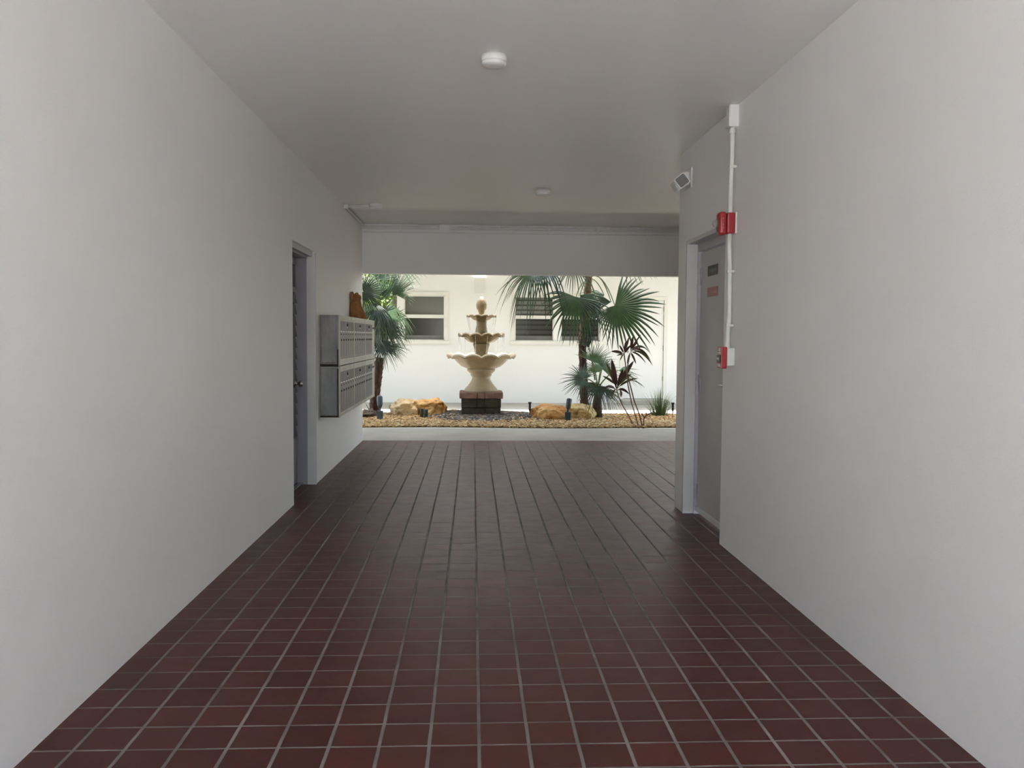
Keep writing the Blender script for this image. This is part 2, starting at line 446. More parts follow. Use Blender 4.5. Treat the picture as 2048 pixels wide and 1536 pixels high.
def window(n, xa, glass, label):
    x0, x1 = min(xa), max(xa); t = .035; y = WY+.05
    r = tag(bpy.data.objects.new('window_%d' % n, None), label, 'window', kind='structure'); COL.objects.link(r); r.location = ((x0+x1)/2, WY, zbm)
    m = MB(); zm = wz(633.5)
    m.box((x0, y, zbm), (x0+t*.5, y+.05, zt)); m.box((x1-t*.5, y, zbm), (x1, y+.05, zt))
    m.box((x0, y, zt-t*.5), (x1, y+.05, zt)); m.box((x0, y, zbm), (x1, y+.05, zbm+t*.5)); m.box((x0, y-.012, zm-.035), (x1, y+.05, zm+.035))
    m.build('window_frame', 'window_frame_paint', r)
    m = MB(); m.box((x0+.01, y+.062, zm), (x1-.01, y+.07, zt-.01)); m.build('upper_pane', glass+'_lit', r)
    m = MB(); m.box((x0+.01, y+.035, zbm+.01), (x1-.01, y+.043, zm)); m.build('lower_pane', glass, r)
    m = MB(); m.box((x0+t*.5, y+.012, zbm+t*.5), (x1-t*.5, y+.034, zbm+.10)); m.build('bottom_rail', 'rail_grey', r)
window(1, W0, 'curtain_glass', 'dark sash window mostly hidden behind the left palm')
window(2, W1, 'curtain_glass', 'sash window with closed curtains between the left palm and the fountain')
window(3, W2, 'blind_glass', 'sash window with slatted blinds just right of the fountain')
window(4, W3, 'blind_glass', 'sash window with slatted blinds behind the tall palm trunk')
def surround(n, a, b, label):
    m = MB(); t = .075; x0, x1 = a, b; y0 = WY-.03
    m.box((x0-t, y0, zt), (x1+t, WY+.01, zt+t*.9)); m.box((x0-t, y0, zbm), (x0, WY+.01, zt)); m.box((x1, y0, zbm), (x1+t, WY+.01, zt))
    m.box((x0-t-.03, y0-.03, zbm-.07), (x1+t+.03, WY+.01, zbm), .008)
    struct('trim_%d' % n, m, 'window_frame_paint', label, 'window surround')
def mull(m, a, b): m.box((a, WY-.03, zbm), (b, WY+.01, zt))
surround(2, min(W0), max(W1), 'cream surround and sill of the pair of windows left of the fountain')
surround(3, min(W2), max(W3), 'cream surround and sill of the pair of windows right of the fountain')

# cream door across the courtyard
r = tag(bpy.data.objects.new('door_3', None), 'cream flush door across the courtyard behind the red leafed plants', 'door', kind='structure'); COL.objects.link(r); r.location = ((DX0+DX1)/2, WY, DZ0)
m = MB(); m.box((DX0+.006, WY+.012, DZ0+.01), (DX1-.003, WY+.07, DZ1-.003)); m.build('door_leaf', 'court_paint', r)
m = MB()
m.box((DX0-.07, WY-.015, DZ0), (DX0, WY+.03, DZ1+.07)); m.box((DX1, WY-.015, DZ0), (DX1+.07, WY+.03, DZ1+.07)); m.box((DX0, WY-.015, DZ1), (DX1, WY+.03, DZ1+.07))
m.build('door_frame', 'window_frame_paint', r)
m = MB()
for z in (.5, 1.12, 1.9): m.box((DX1-.012, WY-.003, z-.05), (DX1+.004, WY+.011, z+.05))
m.build('hinge', 'metal_nickel', r)
m = MB(); m.lathe([(.012, 0), (.012, .03), (.028, .04), (.028, .055), (.01, .065)], (DX0+.08, WY+.03, 1.05), 14, axis=(0, -1, 0)); m.build('door_knob', 'metal_nickel', r)
one('door_step', B((wx(1243), WY-.42, 0), (wx(1333), WY, DZ0-.005), .006), 'concrete', 'low grey concrete step below the cream door across the courtyard', 'step')

# wall lantern across the courtyard
r = empty('wall_lantern', ((wx(947.5)+wx(970.5))/2, WY, wz(586)), 'small square white wall light above the fountain on the cream building', 'wall light')
x0, x1 = wx(947.5), wx(970.5)
m = MB(); m.box((x0+.012, WY-.11, wz(585.5)), (x1-.008, WY-.002, wz(555.5)), .004); m.build('housing', 'white_plastic', r)
m = MB(); m.box((x0, WY-.12, wz(555.2)), (x1, WY-.002, wz(545.0)), .004); m.build('lit_diffuser', 'lamp_glass', r)

# ------------------------------------------------------------------ left louvred door
XD = XL-.16
r = tag(bpy.data.objects.new('door_1', None), 'grey door with glass louvres set into the left wall before the mailboxes', 'door', kind='structure'); COL.objects.link(r); r.location = (XD, (LY0+LY1)/2, 0)
m = MB(); m.box((XD-.01, LY1-.012, 0), (XL-.065, LY1+.05, DH-.03)); m.box((XD-.01, LY0, DH-.05), (XL-.065, LY1+.05, DH+.008)); m.box((XD-.01, LY0-.05, 0), (XL-.065, LY0+.012, DH))
m.build('door_stop', 'grey_jamb', r)
m = MB(); m.box((XL-.07, LY1-.02, 0), (XL+.006, LY1+.02, DH), .002); m.box((XL-.065, LY0-.02, DH-.035), (XL-.02, LY1+.0, DH+.012), .002)
m.build('door_frame', 'frame_paint', r)
m = MB()
dz0, dz1 = .025, DH-.05; st = .11
m.box((XD-.05, LY0+.015, dz0), (XD-.022, LY0+st, dz1)); m.box((XD-.05, LY1-st-.015, dz0), (XD-.022, LY1-.004, dz1))
m.box((XD-.051, LY0+.02, dz0-.001), (XD, LY1-.014, .42)); m.box((XD-.051, LY0+.02, dz1-.06), (XD, LY1-.014, dz1+.001)); m.box((XD-.051, LY0+.02, 1.70), (XD+.004, LY1-.014, 1.74))
leaf = m.build('door_leaf', 'grey_jamb', r)
m = MB(); m.box((XD-.021, LY0+.03, 1.741), (XD-.006, LY1-.016, dz1-.061)); m.build('top_pane', 'louver_glass', leaf)
nl = 13
for k in range(nl):
    m = MB(); z0 = .43+(1.27/nl)*k; h = 1.27/nl
    a = [(XD-.020, z0+h+.010), (XD-.014, z0+h+.010), (XD+.006, z0), (XD+.0, z0)]
    # slats run up to the jamb
    ya, yb = LY0+.03, LY1-.016
    m.add([(x, y, z) for y in (ya, yb) for x, z in a], [(0, 1, 2, 3), (7, 6, 5, 4), (0, 4, 5, 1), (1, 5, 6, 2), (2, 6, 7, 3), (3, 7, 4, 0)])
    m.build('glass_louvre', 'louver_glass', leaf)
m = MB(); kp = on(0, XD+.055, 602, 767.5)
m.lathe([(.030, 0), (.030, .006), (.012, .012), (.012, .035), (.024, .042), (.029, .055), (.025, .068), (.012, .073)], (XD, kp.y, kp.z), 20, axis=(1, 0, 0))
m.build('door_knob', 'metal_nickel', leaf)
m = MB(); m.box((XD-.06, LY0, .0), (XD+.05, LY1, .018), .003); m.build('threshold', 'metal_nickel', r)

# ------------------------------------------------------------------ right metal door
XD2 = XR+.097
r = tag(bpy.data.objects.new('door_2', None), 'grey steel door with two small signs set into the right wall below the red alarm', 'door', kind='structure'); COL.objects.link(r); r.location = (XD2, (RY0+RY1)/2, 0)
m = MB()
m.box((XR-.004, RY1-.025, 0), (XD2-.02, RY1+.012, DH+.0), .002); m.box((XR-.002, RY0, DH-.03), (XD2-.02, RY1, DH-.0), .002)
m.build('door_frame', 'frame_paint', r)
m = MB(); m.box((XD2-.021, RY1-.04, 0), (XD2+.05, RY1+.01, DH-.03)); m.box((XD2-.02, RY0, DH-.085), (XD2+.05, RY1, DH-.03)); m.build('door_stop', 'jamb_paint', r)
m = MB(); m.box((XD2, RY0+.012, .035), (XD2+.045, RY1-.045, DH-.095), .002); leaf = m.build('door_leaf', 'door_paint', r)
m = MB(); m.box((XD2-.012, RY0+.012, .025), (XD2+.0, RY1-.045, .065), .003); m.build('door_sweep', 'frame_paint', leaf)
for zz in (1.775, .985, .17):
    m = MB(); y = RY1-.047
    for q in range(3): m.tube([(XD2-.012, y, zz-.06+q*.042), (XD2-.012, y, zz-.06+q*.042+.037)], .009, 10)
    m.box((XD2-.004, y-.05, zz-.06), (XD2+.001, y+.006, zz+.064)); m.build('hinge', 'jamb_paint', r)
hp = on(0, XD2-.05, 1439, 770)
m = MB(); hy = RY0+.11
m.lathe([(.032, 0), (.032, .012), (.015, .018), (.013, .055)], (XD2, hy, hp.z), 18, axis=(-1, 0, 0))
m.tube([(XD2-.05, hy-.012, hp.z), (XD2-.055, hy+.03, hp.z), (XD2-.05, hy+.115, hp.z)], [.011, .010, .009], 10)
m.build('door_handle', 'metal_nickel', leaf)
m = MB(); m.box((XD2-.004, RY0+.02, hp.z-.05), (XD2, RY0+.07, hp.z+.05)); m.build('latch_guard', 'dark_metal', leaf)

def sign(name, ya, yb, za, zb_, mat, pmat, rows, label):
    r = empty(name, (XD2, (ya+yb)/2, za), label, 'sign')
    m = MB(); m.box((XD2-.004, ya, za), (XD2-.0005, yb, zb_)); m.build('plate', mat, r)
    m = MB(); rnd = random.Random(len(label))
    for (f0, f1, n) in rows:
        y = ya+.12*(yb-ya); y1 = yb-.12*(yb-ya); wd = (y1-y)/n
        z0 = za+f0*(zb_-za); z1 = za+f1*(zb_-za)
        for k in range(n):
            # short upright strokes with cross strokes, too small to be read
            m.box((XD2-.0048, y+k*wd, z0), (XD2-.004, y+k*wd+wd*.25, z1))
            if rnd.random() < .8: zz = z0+(z1-z0)*rnd.choice((0, .42, .85)); m.box((XD2-.0048, y+k*wd, zz), (XD2-.004, y+k*wd+wd*.75, zz+(z1-z0)*.15))
            if rnd.random() < .5: m.box((XD2-.0048, y+k*wd+wd*.55, z0), (XD2-.004, y+k*wd+wd*.75, z1))
    m.build('print', pmat, r)
    return r
def yz(px, py): p = on(0, XD2, px, py); return p.y, p.z
ya, _ = yz(1436, 540); yb, zc = yz(1416.5, 543)
sign('door_sign', ya, yb, zc-.036, zc+.036, 'sign_black', 'dim_print', [(.3, .7, 9)], 'small black sign with pale print, upper one on the grey steel door')
ya, _ = yz(1436, 584); yb, zc = yz(1415.5, 585)
sign('door_sign', ya, yb, zc-.033, zc+.033, 'sign_red', 'pink_print', [(.28, .62, 9)], 'small faded red sign, lower one on the grey steel door')

# ------------------------------------------------------------------ ceiling fixtures
def detector(px, py, rad, h, label, lens):
    p = on(2, CE, px, py)
    r = empty('smoke_detector', (p.x, p.y, CE), label, 'smoke detector', 'round white ceiling detectors')
    m = MB(); m.lathe([(rad, 0), (rad, -h*.55), (rad*.96, -h*.6)], (p.x, p.y, CE), 40); m.build('base_ring', 'white_plastic', r)
    m = MB(); m.lathe([(rad*.93, -h*.58), (rad*.95, -h*.85), (rad*.88, -h), (rad*.3, -h*1.04)], (p.x, p.y, CE), 40); m.build('cover', lens, r)
    return p
detector(988, 112, .065, .05, 'round white ceiling detector nearest the camera, centre of ceiling', 'white_plastic')
detector(1086, 380, .072, .05, 'round white ceiling detector halfway along, in front of the garden beam', 'white_plastic')
d3 = detector(752, 408.5, .073, .05, 'round white ceiling detector joined to a conduit near the left wall', 'white_plastic')
m = MB()
cj = on(2, CE-.02, 690, 413)
m.tube([(d3.x-.07, d3.y, CE-.018), (XL+.06, cj.y, CE-.018), (XL+.025, cj.y+.02, CE-.02), (XL+.018, cj.y+.08, CE-.022), (XL+.018, YF-.03, CE-.022)], .014, 10)
m.box((XL+.004, cj.y-.03, CE-.045), (XL+.05, cj.y+.03, CE-.001), .004)
one('conduit', m, 'conduit_paint', 'white conduit bending from a ceiling detector along the left wall corner', 'conduit', 'white painted conduits on the garden beam')
# conduits on the beam
XX = on(1, YF, 1400, 458).x
for k, (z, rr_, lb) in enumerate([(CE-.022, .013, 'topmost white conduit along the garden beam just under the ceiling'),
                           (CE-.055, .011, 'middle white conduit along the garden beam passing the junction box'),
                           (CE-.100, .008, 'lowest thin white conduit along the garden beam')]):
    m = MB(); m.tube([(XL+.01, YF-rr_-.001, z), (XE-.02, YF-rr_-.001, z)], rr_, 8)
    for q in range(7):
        x = .35+q*.62
        m.box((x-.012, YF-rr_*2.3, z-rr_-.004), (x+.012, YF-.001, z+rr_+.004), .002)
    one('conduit', m, 'conduit_paint', lb, 'conduit', 'white painted conduits on the garden beam')
jp = on(1, YF-.05, 889, 457)
r = empty('junction_box', (jp.x, YF, jp.z), 'small white junction box on the conduits of the garden beam', 'junction box')
m = MB(); m.box((jp.x-.058, YF-.06, jp.z-.045), (jp.x+.058, YF-.0265, jp.z+.045), .004); m.build('box_body', 'conduit_paint', r)
m = MB(); m.box((jp.x-.062, YF-.066, jp.z-.049), (jp.x+.062, YF-.06, jp.z+.049), .002); m.build('cover_plate', 'white_plastic', r)

# ------------------------------------------------------------------ emergency light on the right wall
ey0 = 6.385
r = empty('emergency_light', (XR, ey0, 2.43), 'white twin headed emergency light high on the right wall', 'emergency light')
m = MB(); m.box((XR-.012, ey0-.07, 2.415), (XR-.0005, ey0+.09, 2.565), .003); m.build('wall_plate', 'white_plastic', r)
m = MB(); m.box((XR-.05, ey0-.02, 2.44), (XR-.012, ey0+.07, 2.54), .01); m.build('housing', 'white_plastic', r)
def head(c, ax, w_, d_, led):
    """square lamp head: rounded shell widening towards the lens face; ax = way the lens looks"""
    ax = Vector(ax).normalized(); q = Vector((0, 0, 1)).rotation_difference(ax)
    q = q @ Matrix.Rotation(.34, 3, 'Z').to_quaternion()
    def ring(hw_, z, n=5):
        rr = hw_*.28; out = []
        for cx_, cy_, a0 in ((1, 1, 0), (-1, 1, PI/2), (-1, -1, PI), (1, -1, 1.5*PI)):
            for k in range(n):
                a = a0+PI/2*k/(n-1); out.append(Vector((cx_*(hw_-rr)+rr*math.cos(a), cy_*(hw_-rr)+rr*math.sin(a), z)))
        return out
    def shell(rows, name, mat, par):
        m = MB(); vs = []; n = 20
        for hw_, z in rows: vs += [Vector(c)+q @ v for v in ring(hw_, z)]
        fs = [(i*n+k, i*n+(k+1) % n, (i+1)*n+(k+1) % n, (i+1)*n+k) for i in range(len(rows)-1) for k in range(n)]
        fs += [tuple(range(n))[::-1], tuple((len(rows)-1)*n+k for k in range(n))]
        m.add(vs, fs, False); return m.build(name, mat, par)
    h = w_/2
    o = shell([(h*.55, -d_), (h*.8, -d_*.75), (h*.95, -d_*.1), (h, -.002), (h, 0)], 'lamp_head', 'white_plastic', r)
    if led:
        shell([(h*.86, 0), (h*.86, .0015)], 'reflector', 'rail_grey', o)
        m = MB()
        for i in range(3):
            for j in range(3):
                bm = bmesh.new(); bmesh.ops.create_uvsphere(bm, u_segments=10, v_segments=6, radius=h*.21)
                for v in bm.verts: v.co = Vector(c)+q @ Vector((v.co.x+(i-1)*h*.55, v.co.y+(j-1)*h*.55, v.co.z*.5+.0015))
                m.bm(bm, None, True)
        m.build('lens', 'dome_glass', o)
    else: shell([(h*.86, 0), (h*.8, .006)], 'lens', 'lens_clear', o)
    return o
e1 = on(1, ey0-.10, 1364.5, 361); e2 = on(1, ey0+.03, 1349, 374)
head(e1, (-.30, -.95, -.25), .088, .055, True)
head(e2, (-.92, -.25, -.45), .080, .050, False)
m = MB(); m.tube([(XR-.045, ey0, 2.47), e1+Vector((.015, .052, .012))], .012, 8); m.tube([(XR-.045, ey0+.02, 2.47), e2+Vector((.044, .012, .02))], .012, 8); m.build('swivel', 'white_plastic', r)

# ------------------------------------------------------------------ fire alarm devices
def text_mesh(txt, size, mat4, depth=.0006):
    cu = bpy.data.curves.new('txt', 'FONT'); cu.body = txt; cu.size = size; cu.align_x = 'CENTER'; cu.align_y = 'CENTER'; cu.extrude = depth
    o = bpy.data.objects.new('txt', cu); COL.objects.link(o)
    bpy.context.view_layer.update()
    me = bpy.data.meshes.new_from_object(o.evaluated_get(bpy.context.evaluated_depsgraph_get()))
    m = MB(); m.add([mat4 @ v.co for v in me.vertices], [tuple(p.vertices) for p in me.polygons])
    bpy.data.objects.remove(o); bpy.data.curves.remove(cu); bpy.data.meshes.remove(me)
    return m
FACE_L = Matrix(((0, 0, -1, 0), (-1, 0, 0, 0), (0, 1, 0, 0), (0, 0, 0, 1)))   # text facing -X, reading towards -Y
def at(p, extra=None):
    return Matrix.Translation(p) @ FACE_L @ (extra or Matrix.Identity(4))
AY = 5.262   # centre of the devices along the wall
hz = 2.015
r = empty('horn_strobe', (XR, AY, hz), 'red fire alarm horn with clear strobe dome above the steel door', 'fire alarm')
m = MB(); m.box((XR-.012, AY-.048, hz-.060), (XR-.0005, AY+.03, hz+.068), .004); m.build('back_plate', 'conduit_paint', r)
m = MB(); m.box((XR-.060, AY-.045, hz-.060), (XR-.012, AY+.03, hz+.066), .010); hb = m.build('horn_body', 'alarm_red', r)
bm = bmesh.new(); bmesh.ops.create_cube(bm, size=1)
for v in bm.verts: v.co = Vector((XR-.085+v.co.x*.048, AY-.008+v.co.y*.078, hz+.001+v.co.z*.140))
bmesh.ops.bevel(bm, geom=list(bm.edges), offset=.018, segments=5, affect='EDGES', profile=.5)
m = MB(); m.bm(bm, None, True); fb = m.build('front_cover', 'alarm_red', r)
m = MB()
for k in range(5): m.box((XR-.1100, AY-.03, hz-.050+k*.007), (XR-.1085, AY+.015, hz-.0475+k*.007))
m.build('horn_grille', 'black_plastic', fb)
m = MB(); m.lathe([(.026, -.004), (.027, .006), (.024, .018), (.016, .028), (.005, .032)], (XR-.108, AY-.006, hz+.003), 26, axis=(-1, 0, 0)); m.build('strobe_dome', 'dome_glass', r)
m = MB(); m.box((XR-.116, AY-.010, hz-.012), (XR-.108, AY-.002, hz+.018), .001); m.build('flash_tube', 'tag_white', r)
for k, ch in enumerate('FIRE'):
    m = text_mesh(ch, .017, Matrix.Translation((XR-.084, AY-.0476, hz+.026-k*.018)) @ Matrix.Rotation(PI/2, 4, 'X'))
    m.build('lettering', 'pink_print', fb)
pz = 1.205
r = empty('pull_station', (XR, AY, pz), 'red fire alarm pull station on a white box beside the steel door handle', 'fire alarm')
m = MB(); m.box((XR-.048, AY-.055, pz-.052), (XR-.0005, AY+.035, pz+.058), .006); m.build('back_box', 'conduit_paint', r)
m = MB(); m.box((XR-.084, AY-.055, pz-.068), (XR-.048, AY+.035, pz+.064), .004); pb = m.build('station_body', 'alarm_red', r)
m = text_mesh('FIRE', .030, at(Vector((XR-.0845, AY-.010, pz+.047)))); m.build('lettering', 'white_print', pb)
m = text_mesh('ALARM', .020, at(Vector((XR-.0845, AY-.010, pz+.026)))); m.build('lettering', 'white_print', pb)
m = MB(); m.box((XR-.090, AY-.040, pz-.035), (XR-.084, AY+.022, pz+.014), .002); ph = m.build('pull_handle', 'black_plastic', pb)
m = text_mesh('PULL', .022, at(Vector((XR-.0906, AY-.010, pz-.010)))); m.build('lettering', 'white_print', ph)
m = MB(); m.box((XR-.0852, AY-.035, pz-.058), (XR-.084, AY+.02, pz-.042)); m.build('label_strip', 'white_print', pb)

r = empty('junction_box', (XR, AY, CE-.12), 'white junction box where the right wall meets the ceiling above the red alarm', 'junction box')
m = MB(); m.box((XR-.058, AY-.045, CE-.132), (XR-.0005, AY+.025, CE-.001), .006); m.build('box_body', 'white_plastic', r)
m = MB(); m.box((XR-.062, AY-.045, CE-.130), (XR-.058, AY+.024, CE-.004), .002); m.build('cover_plate', 'white_plastic', r)
m = MB(); rr_ = .0145; xo = XR-.026
m.tube([(xo, AY, CE-.13), (xo, AY, 2.40), (xo-.004, AY, 2.25), (xo-.006, AY, hz+.06)], rr_, 12)
for z in (2.36,): m.box((xo-rr_-.004, AY-.018, z-.008), (XR-.0005, AY+.018, z+.008), .002)
m.tube([(xo, AY, CE-.14), (xo, AY, CE-.165)], .02, 12)
one('conduit', m, 'conduit_paint', 'white vertical conduit from the ceiling junction box down to the red horn', 'conduit', 'vertical conduits on the right wall')
m = MB()
m.tube([(xo-.006, AY, hz-.06), (xo-.006, AY, 1.88), (xo, AY, 1.72), (xo+.002, AY, 1.45), (xo-.004, AY, 1.35), (xo-.006, AY, pz+.055)], rr_, 12)
for z in (1.73, 1.40): m.box((xo-rr_-.004, AY-.018, z-.008), (XR-.0005, AY+.018, z+.008), .002)
m.tube([(xo-.006, AY, pz+.08), (xo-.006, AY, pz+.057)], .02, 12)
one('conduit', m, 'conduit_paint', 'white vertical conduit between the red horn and the red pull station', 'conduit', 'vertical conduits on the right wall')

# ------------------------------------------------------------------ mailboxes
MXF = .05
MY = [7.962, 8.925, 9.825, 10.745]
def mail_unit(y0, y1, z0, z1, n, blank, side, label):
    r = empty('mailbox_cabinet', (XL, (y0+y1)/2, z0), label, 'mailboxes', 'wall mounted mailbox cabinets')
    g_ = .003
    m = MB(); m.box((XL+.0005, y0+g_, z0+g_), (MXF-.012, y1-g_, z1-g_), .004); hs_ = m.build('housing', 'galvanised', r)
    if side:
        m = MB()
        m.box((XL+.001, y0, z0), (MXF-.012, y0+.004, z0+.016)); m.box((MXF-.022, y0-.001, z0), (MXF-.010, y0+.004, z0+(z1-z0)*(.32 if z0 > .9 else .95)))
        m.build('rust_edge', 'rust', hs_)
        m = MB()
        m.box((XL+.012, y0-.002, z0+.03), (MXF-.03, y0+.004, z1-.02), .006); m.build('side_panel', 'galvanised', hs_)
    m = MB(); t = .018
    m.box((MXF-.012, y0+g_, z1-.055), (MXF+.002, y1-g_, z1-g_), .002)
    m.box((MXF-.012, y0+g_, z1-.032), (MXF+.006, y1-g_, z1-.026), .001)
    br = .062 if z0 > .9 else .040
    m.box((MXF-.012, y0+g_, z0+g_), (MXF+.002, y1-g_, z0+br), .002)
    m.box((MXF-.012, y0+g_, z0+br*.45), (MXF+.006, y1-g_, z0+br*.45+.006), .001)
    m.box((MXF-.0115, y0+g_-.001, z0), (MXF+.004, y0+t, z1-g_+.001), .0015); m.box((MXF-.0115, y1-t, z0), (MXF+.004, y1-g_+.001, z1-g_+.001), .0015)
    m.build('frame', 'mail_rail', r)
    ya, yb = y0+t+.002, y1-t-.002; yd = yb-(.20 if blank else 0)
    zt_ = z1-.057; zd = z0+(z1-z0)*.70; zb_ = z0+br+.002
    wd = (yd-ya)/n
    m = MB(); m.box((MXF-.010, ya, zd+.002), (MXF+.0, yd, zt_))
    for k in range(n*2): m.box((MXF-.001, ya+(k+.5)*wd/2-.004, zd+.006), (MXF+.0025, ya+(k+.5)*wd/2+.004, zt_-.004))
    mp = m.build('master_panel', 'mail_door', r)
    yc = (ya+yd)/2
    m = MB(); m.lathe([(.014, 0), (.014, .006), (.008, .009)], (MXF+.001, yc, zd+(zt_-zd)*.62), 14, axis=(1, 0, 0)); m.build('lock', 'mail_dark', mp)
    m = MB(); m.box((MXF+.0005, yc-.013, zd+(zt_-zd)*.28), (MXF+.0045, yc+.013, zd+(zt_-zd)*.45)); m.build('lock_tag', 'tag_white', mp)
    for k in range(n):
        a, b = ya+k*wd+.003, ya+(k+1)*wd-.003
        m = MB(); m.box((MXF-.010, a, zb_), (MXF+.001, b, zd-.002), .002)
        m.box((MXF, (a+b)/2-.004, zb_+.02), (MXF+.003, (a+b)/2+.004, zd-.10))
        dd = m.build('mailbox_door', 'mail_door', r)
        m = MB(); m.box((MXF+.0005, a+.034, zd-.018), (MXF+.004, b-.034, zd-.007)); m.build('name_tag', 'tag_white', dd)
        m = MB(); m.box((MXF+.0005, (a+b)/2-.016, zd-.045), (MXF+.003, (a+b)/2+.016, zd-.028)); m.build('mail_slot', 'mail_dark', dd)
        m = MB(); m.lathe([(.010, 0), (.010, .005), (.005, .007)], (MXF+.001, (a+b)/2, zd-.09), 10, axis=(1, 0, 0)); m.build('door_lock', 'mail_dark', dd)
    if blank:
        m = MB(); m.box((MXF-.010, yd+.003, zb_), (MXF+.001, yb, zt_), .002); bp = m.build('outgoing_mail_panel', 'mail_rail', r)
        m = MB(); m.box((MXF+.0008, yd+.015, zt_-.05), (MXF+.004, yb-.012, zt_-.03)); m.build('mail_slot', 'mail_dark', bp)
        m = MB(); m.box((MXF+.0008, yd+.05, zt_-.10), (MXF+.003, yb-.05, zt_-.07)); m.build('name_tag', 'white_print', bp)
ZM = (.575, 1.045, 1.512)
for row, (za, zb_, rn) in enumerate(((ZM[1]+.001, ZM[2], 'upper'), (ZM[0], ZM[1]-.001, 'lower'))):
    for k in range(3):
        where = ('nearest the louvred door, its galvanised side showing', 'in the middle of its row', 'nearest the garden, with an outgoing mail slot')[k]
        mail_unit(MY[k]+.001, MY[k+1]-.001, za, zb_, 5 if k == 2 else 6, k == 2, k == 0, 'grey metal %s row mailbox cabinet %s' % (rn, where))

# brown bag on top of the mailboxes
BGY = on(0, XL+.012, 702.5, 610).y
bx0, bx1 = XL+.008, on(1, BGY, 733.5, 634).x
bw_, bh_ = bx1-bx0, on(1, BGY, 712, 585.5).z-ZM[2]-.005
bm = bmesh.new(); bmesh.ops.create_cube(bm, size=1)
bmesh.ops.subdivide_edges(bm, edges=list(bm.edges), cuts=11, use_grid_fill=True)
RE = [(0, 1.0), (.08, 1.0), (.22, .90), (.38, .78), (.52, .66), (.66, .60), (.74, .58), (.80, .68), (.92, .66), (1.0, .58)]
def redge(z):
    for (a, p), (b, q) in zip(RE, RE[1:]):
        if z <= b: return p+(q-p)*(z-a)/(b-a)
    return RE[-1][1]
for v in bm.verts:
    x, y, z = v.co.x+.5, v.co.y, v.co.z+.5
    wt = redge(min(1, max(0, z)))
    cr_ = noise.noise(Vector((x*2.2, y*3+5, z*3.1)))+.5*noise.noise(Vector((x*6, y*5, z*7+2)))
    ridge = abs(noise.noise(Vector((x*3+9-z*2.0, z*2.6, 1.3))))
    xx = bx0+bw_*(x*wt)+.010*cr_*(x > .02)
    dp = (.15-.085*z)*(1-.25*x)
    yy = BGY+y*dp+(-1 if y < 0 else 1)*(.030*ridge-.012)+.012*cr_
    zz = ZM[2]+.004+bh_*z*(1-.05*x*z)+(.012*math.sin(x*11+1)+.010*cr_)*z**3
    v.co = Vector((max(bx0, xx), yy, max(ZM[2]+.004, zz)))
m = MB(); m.bm(bm, None, False)
one('paper_bag', m, 'kraft_paper', 'crumpled glossy brown bag standing on top of the mailboxes', 'bag')

# ------------------------------------------------------------------ fountain
FX, FY = on(1, 14.28, 962.5, 700).x, 14.28
def fz(py): return on(1, FY, 962, py).z
PXM = (on(1, FY, 1062, 700).x-on(1, FY, 962, 700).x)/100
PL_F = FY-.32
def hbed(x, y):
    d = ((x-FX)/1.0)**2+((y-FY)/.9)**2
    return .02+.045*math.exp(-d*1.2)+.012*math.sin(x*1.7+.5)*math.cos(y*2.1)
zb_f = .045
zcap0, zcap1 = on(1, PL_F-.03, 962, 797.5).z, on(1, PL_F-.03, 962, 785.5).z
hw = 39.5*PXM*.98
r = empty('fountain_plinth', (FX, FY, zb_f), 'square plinth of dark stone blocks with red brick cap under the fountain', 'plinth')
def blocks(zA, zB, joints, name, mat, grow, parent, gap=.006):
    h_ = hw+grow
    m = MB(); js = [-1]+joints+[1]
    for (ax, sgn) in ((1, -1), (1, 1), (0, -1), (0, 1)):
        for k in range(len(js)-1):
            a, b = js[k]*h_+gap/2, js[k+1]*h_-gap/2
            dpt = .16
            if ax == 1: m.box((FX+a, FY+sgn*(h_-dpt), zA), (FX+b, FY+sgn*h_, zB), .012)
            else:
                a = max(a, -h_+dpt+.002); b = min(b, h_-dpt-.002)
                if b > a: m.box((FX+sgn*(h_-dpt), FY+a, zA), (FX+sgn*h_, FY+b, zB), .012)
    return m.build(name, mat, parent)
zmid = (zcap0+zb_f-.03)/2+.005
m = MB(); m.box((FX-hw+.1, FY-hw+.1, .0), (FX+hw-.1, FY+hw-.1, zcap1-.01)); m.build('core', 'block_stone', r)
blocks(zb_f-.05, zmid-.003, [.2], 'lower_block_course', 'block_stone', 0, r)
blocks(zmid+.003, zcap0-.003, [-.22, .16], 'upper_block_course', 'block_stone', .004, r)
blocks(zcap0, zcap1, [-.18, .16], 'brick_cap', 'cap_brick', .035, r)

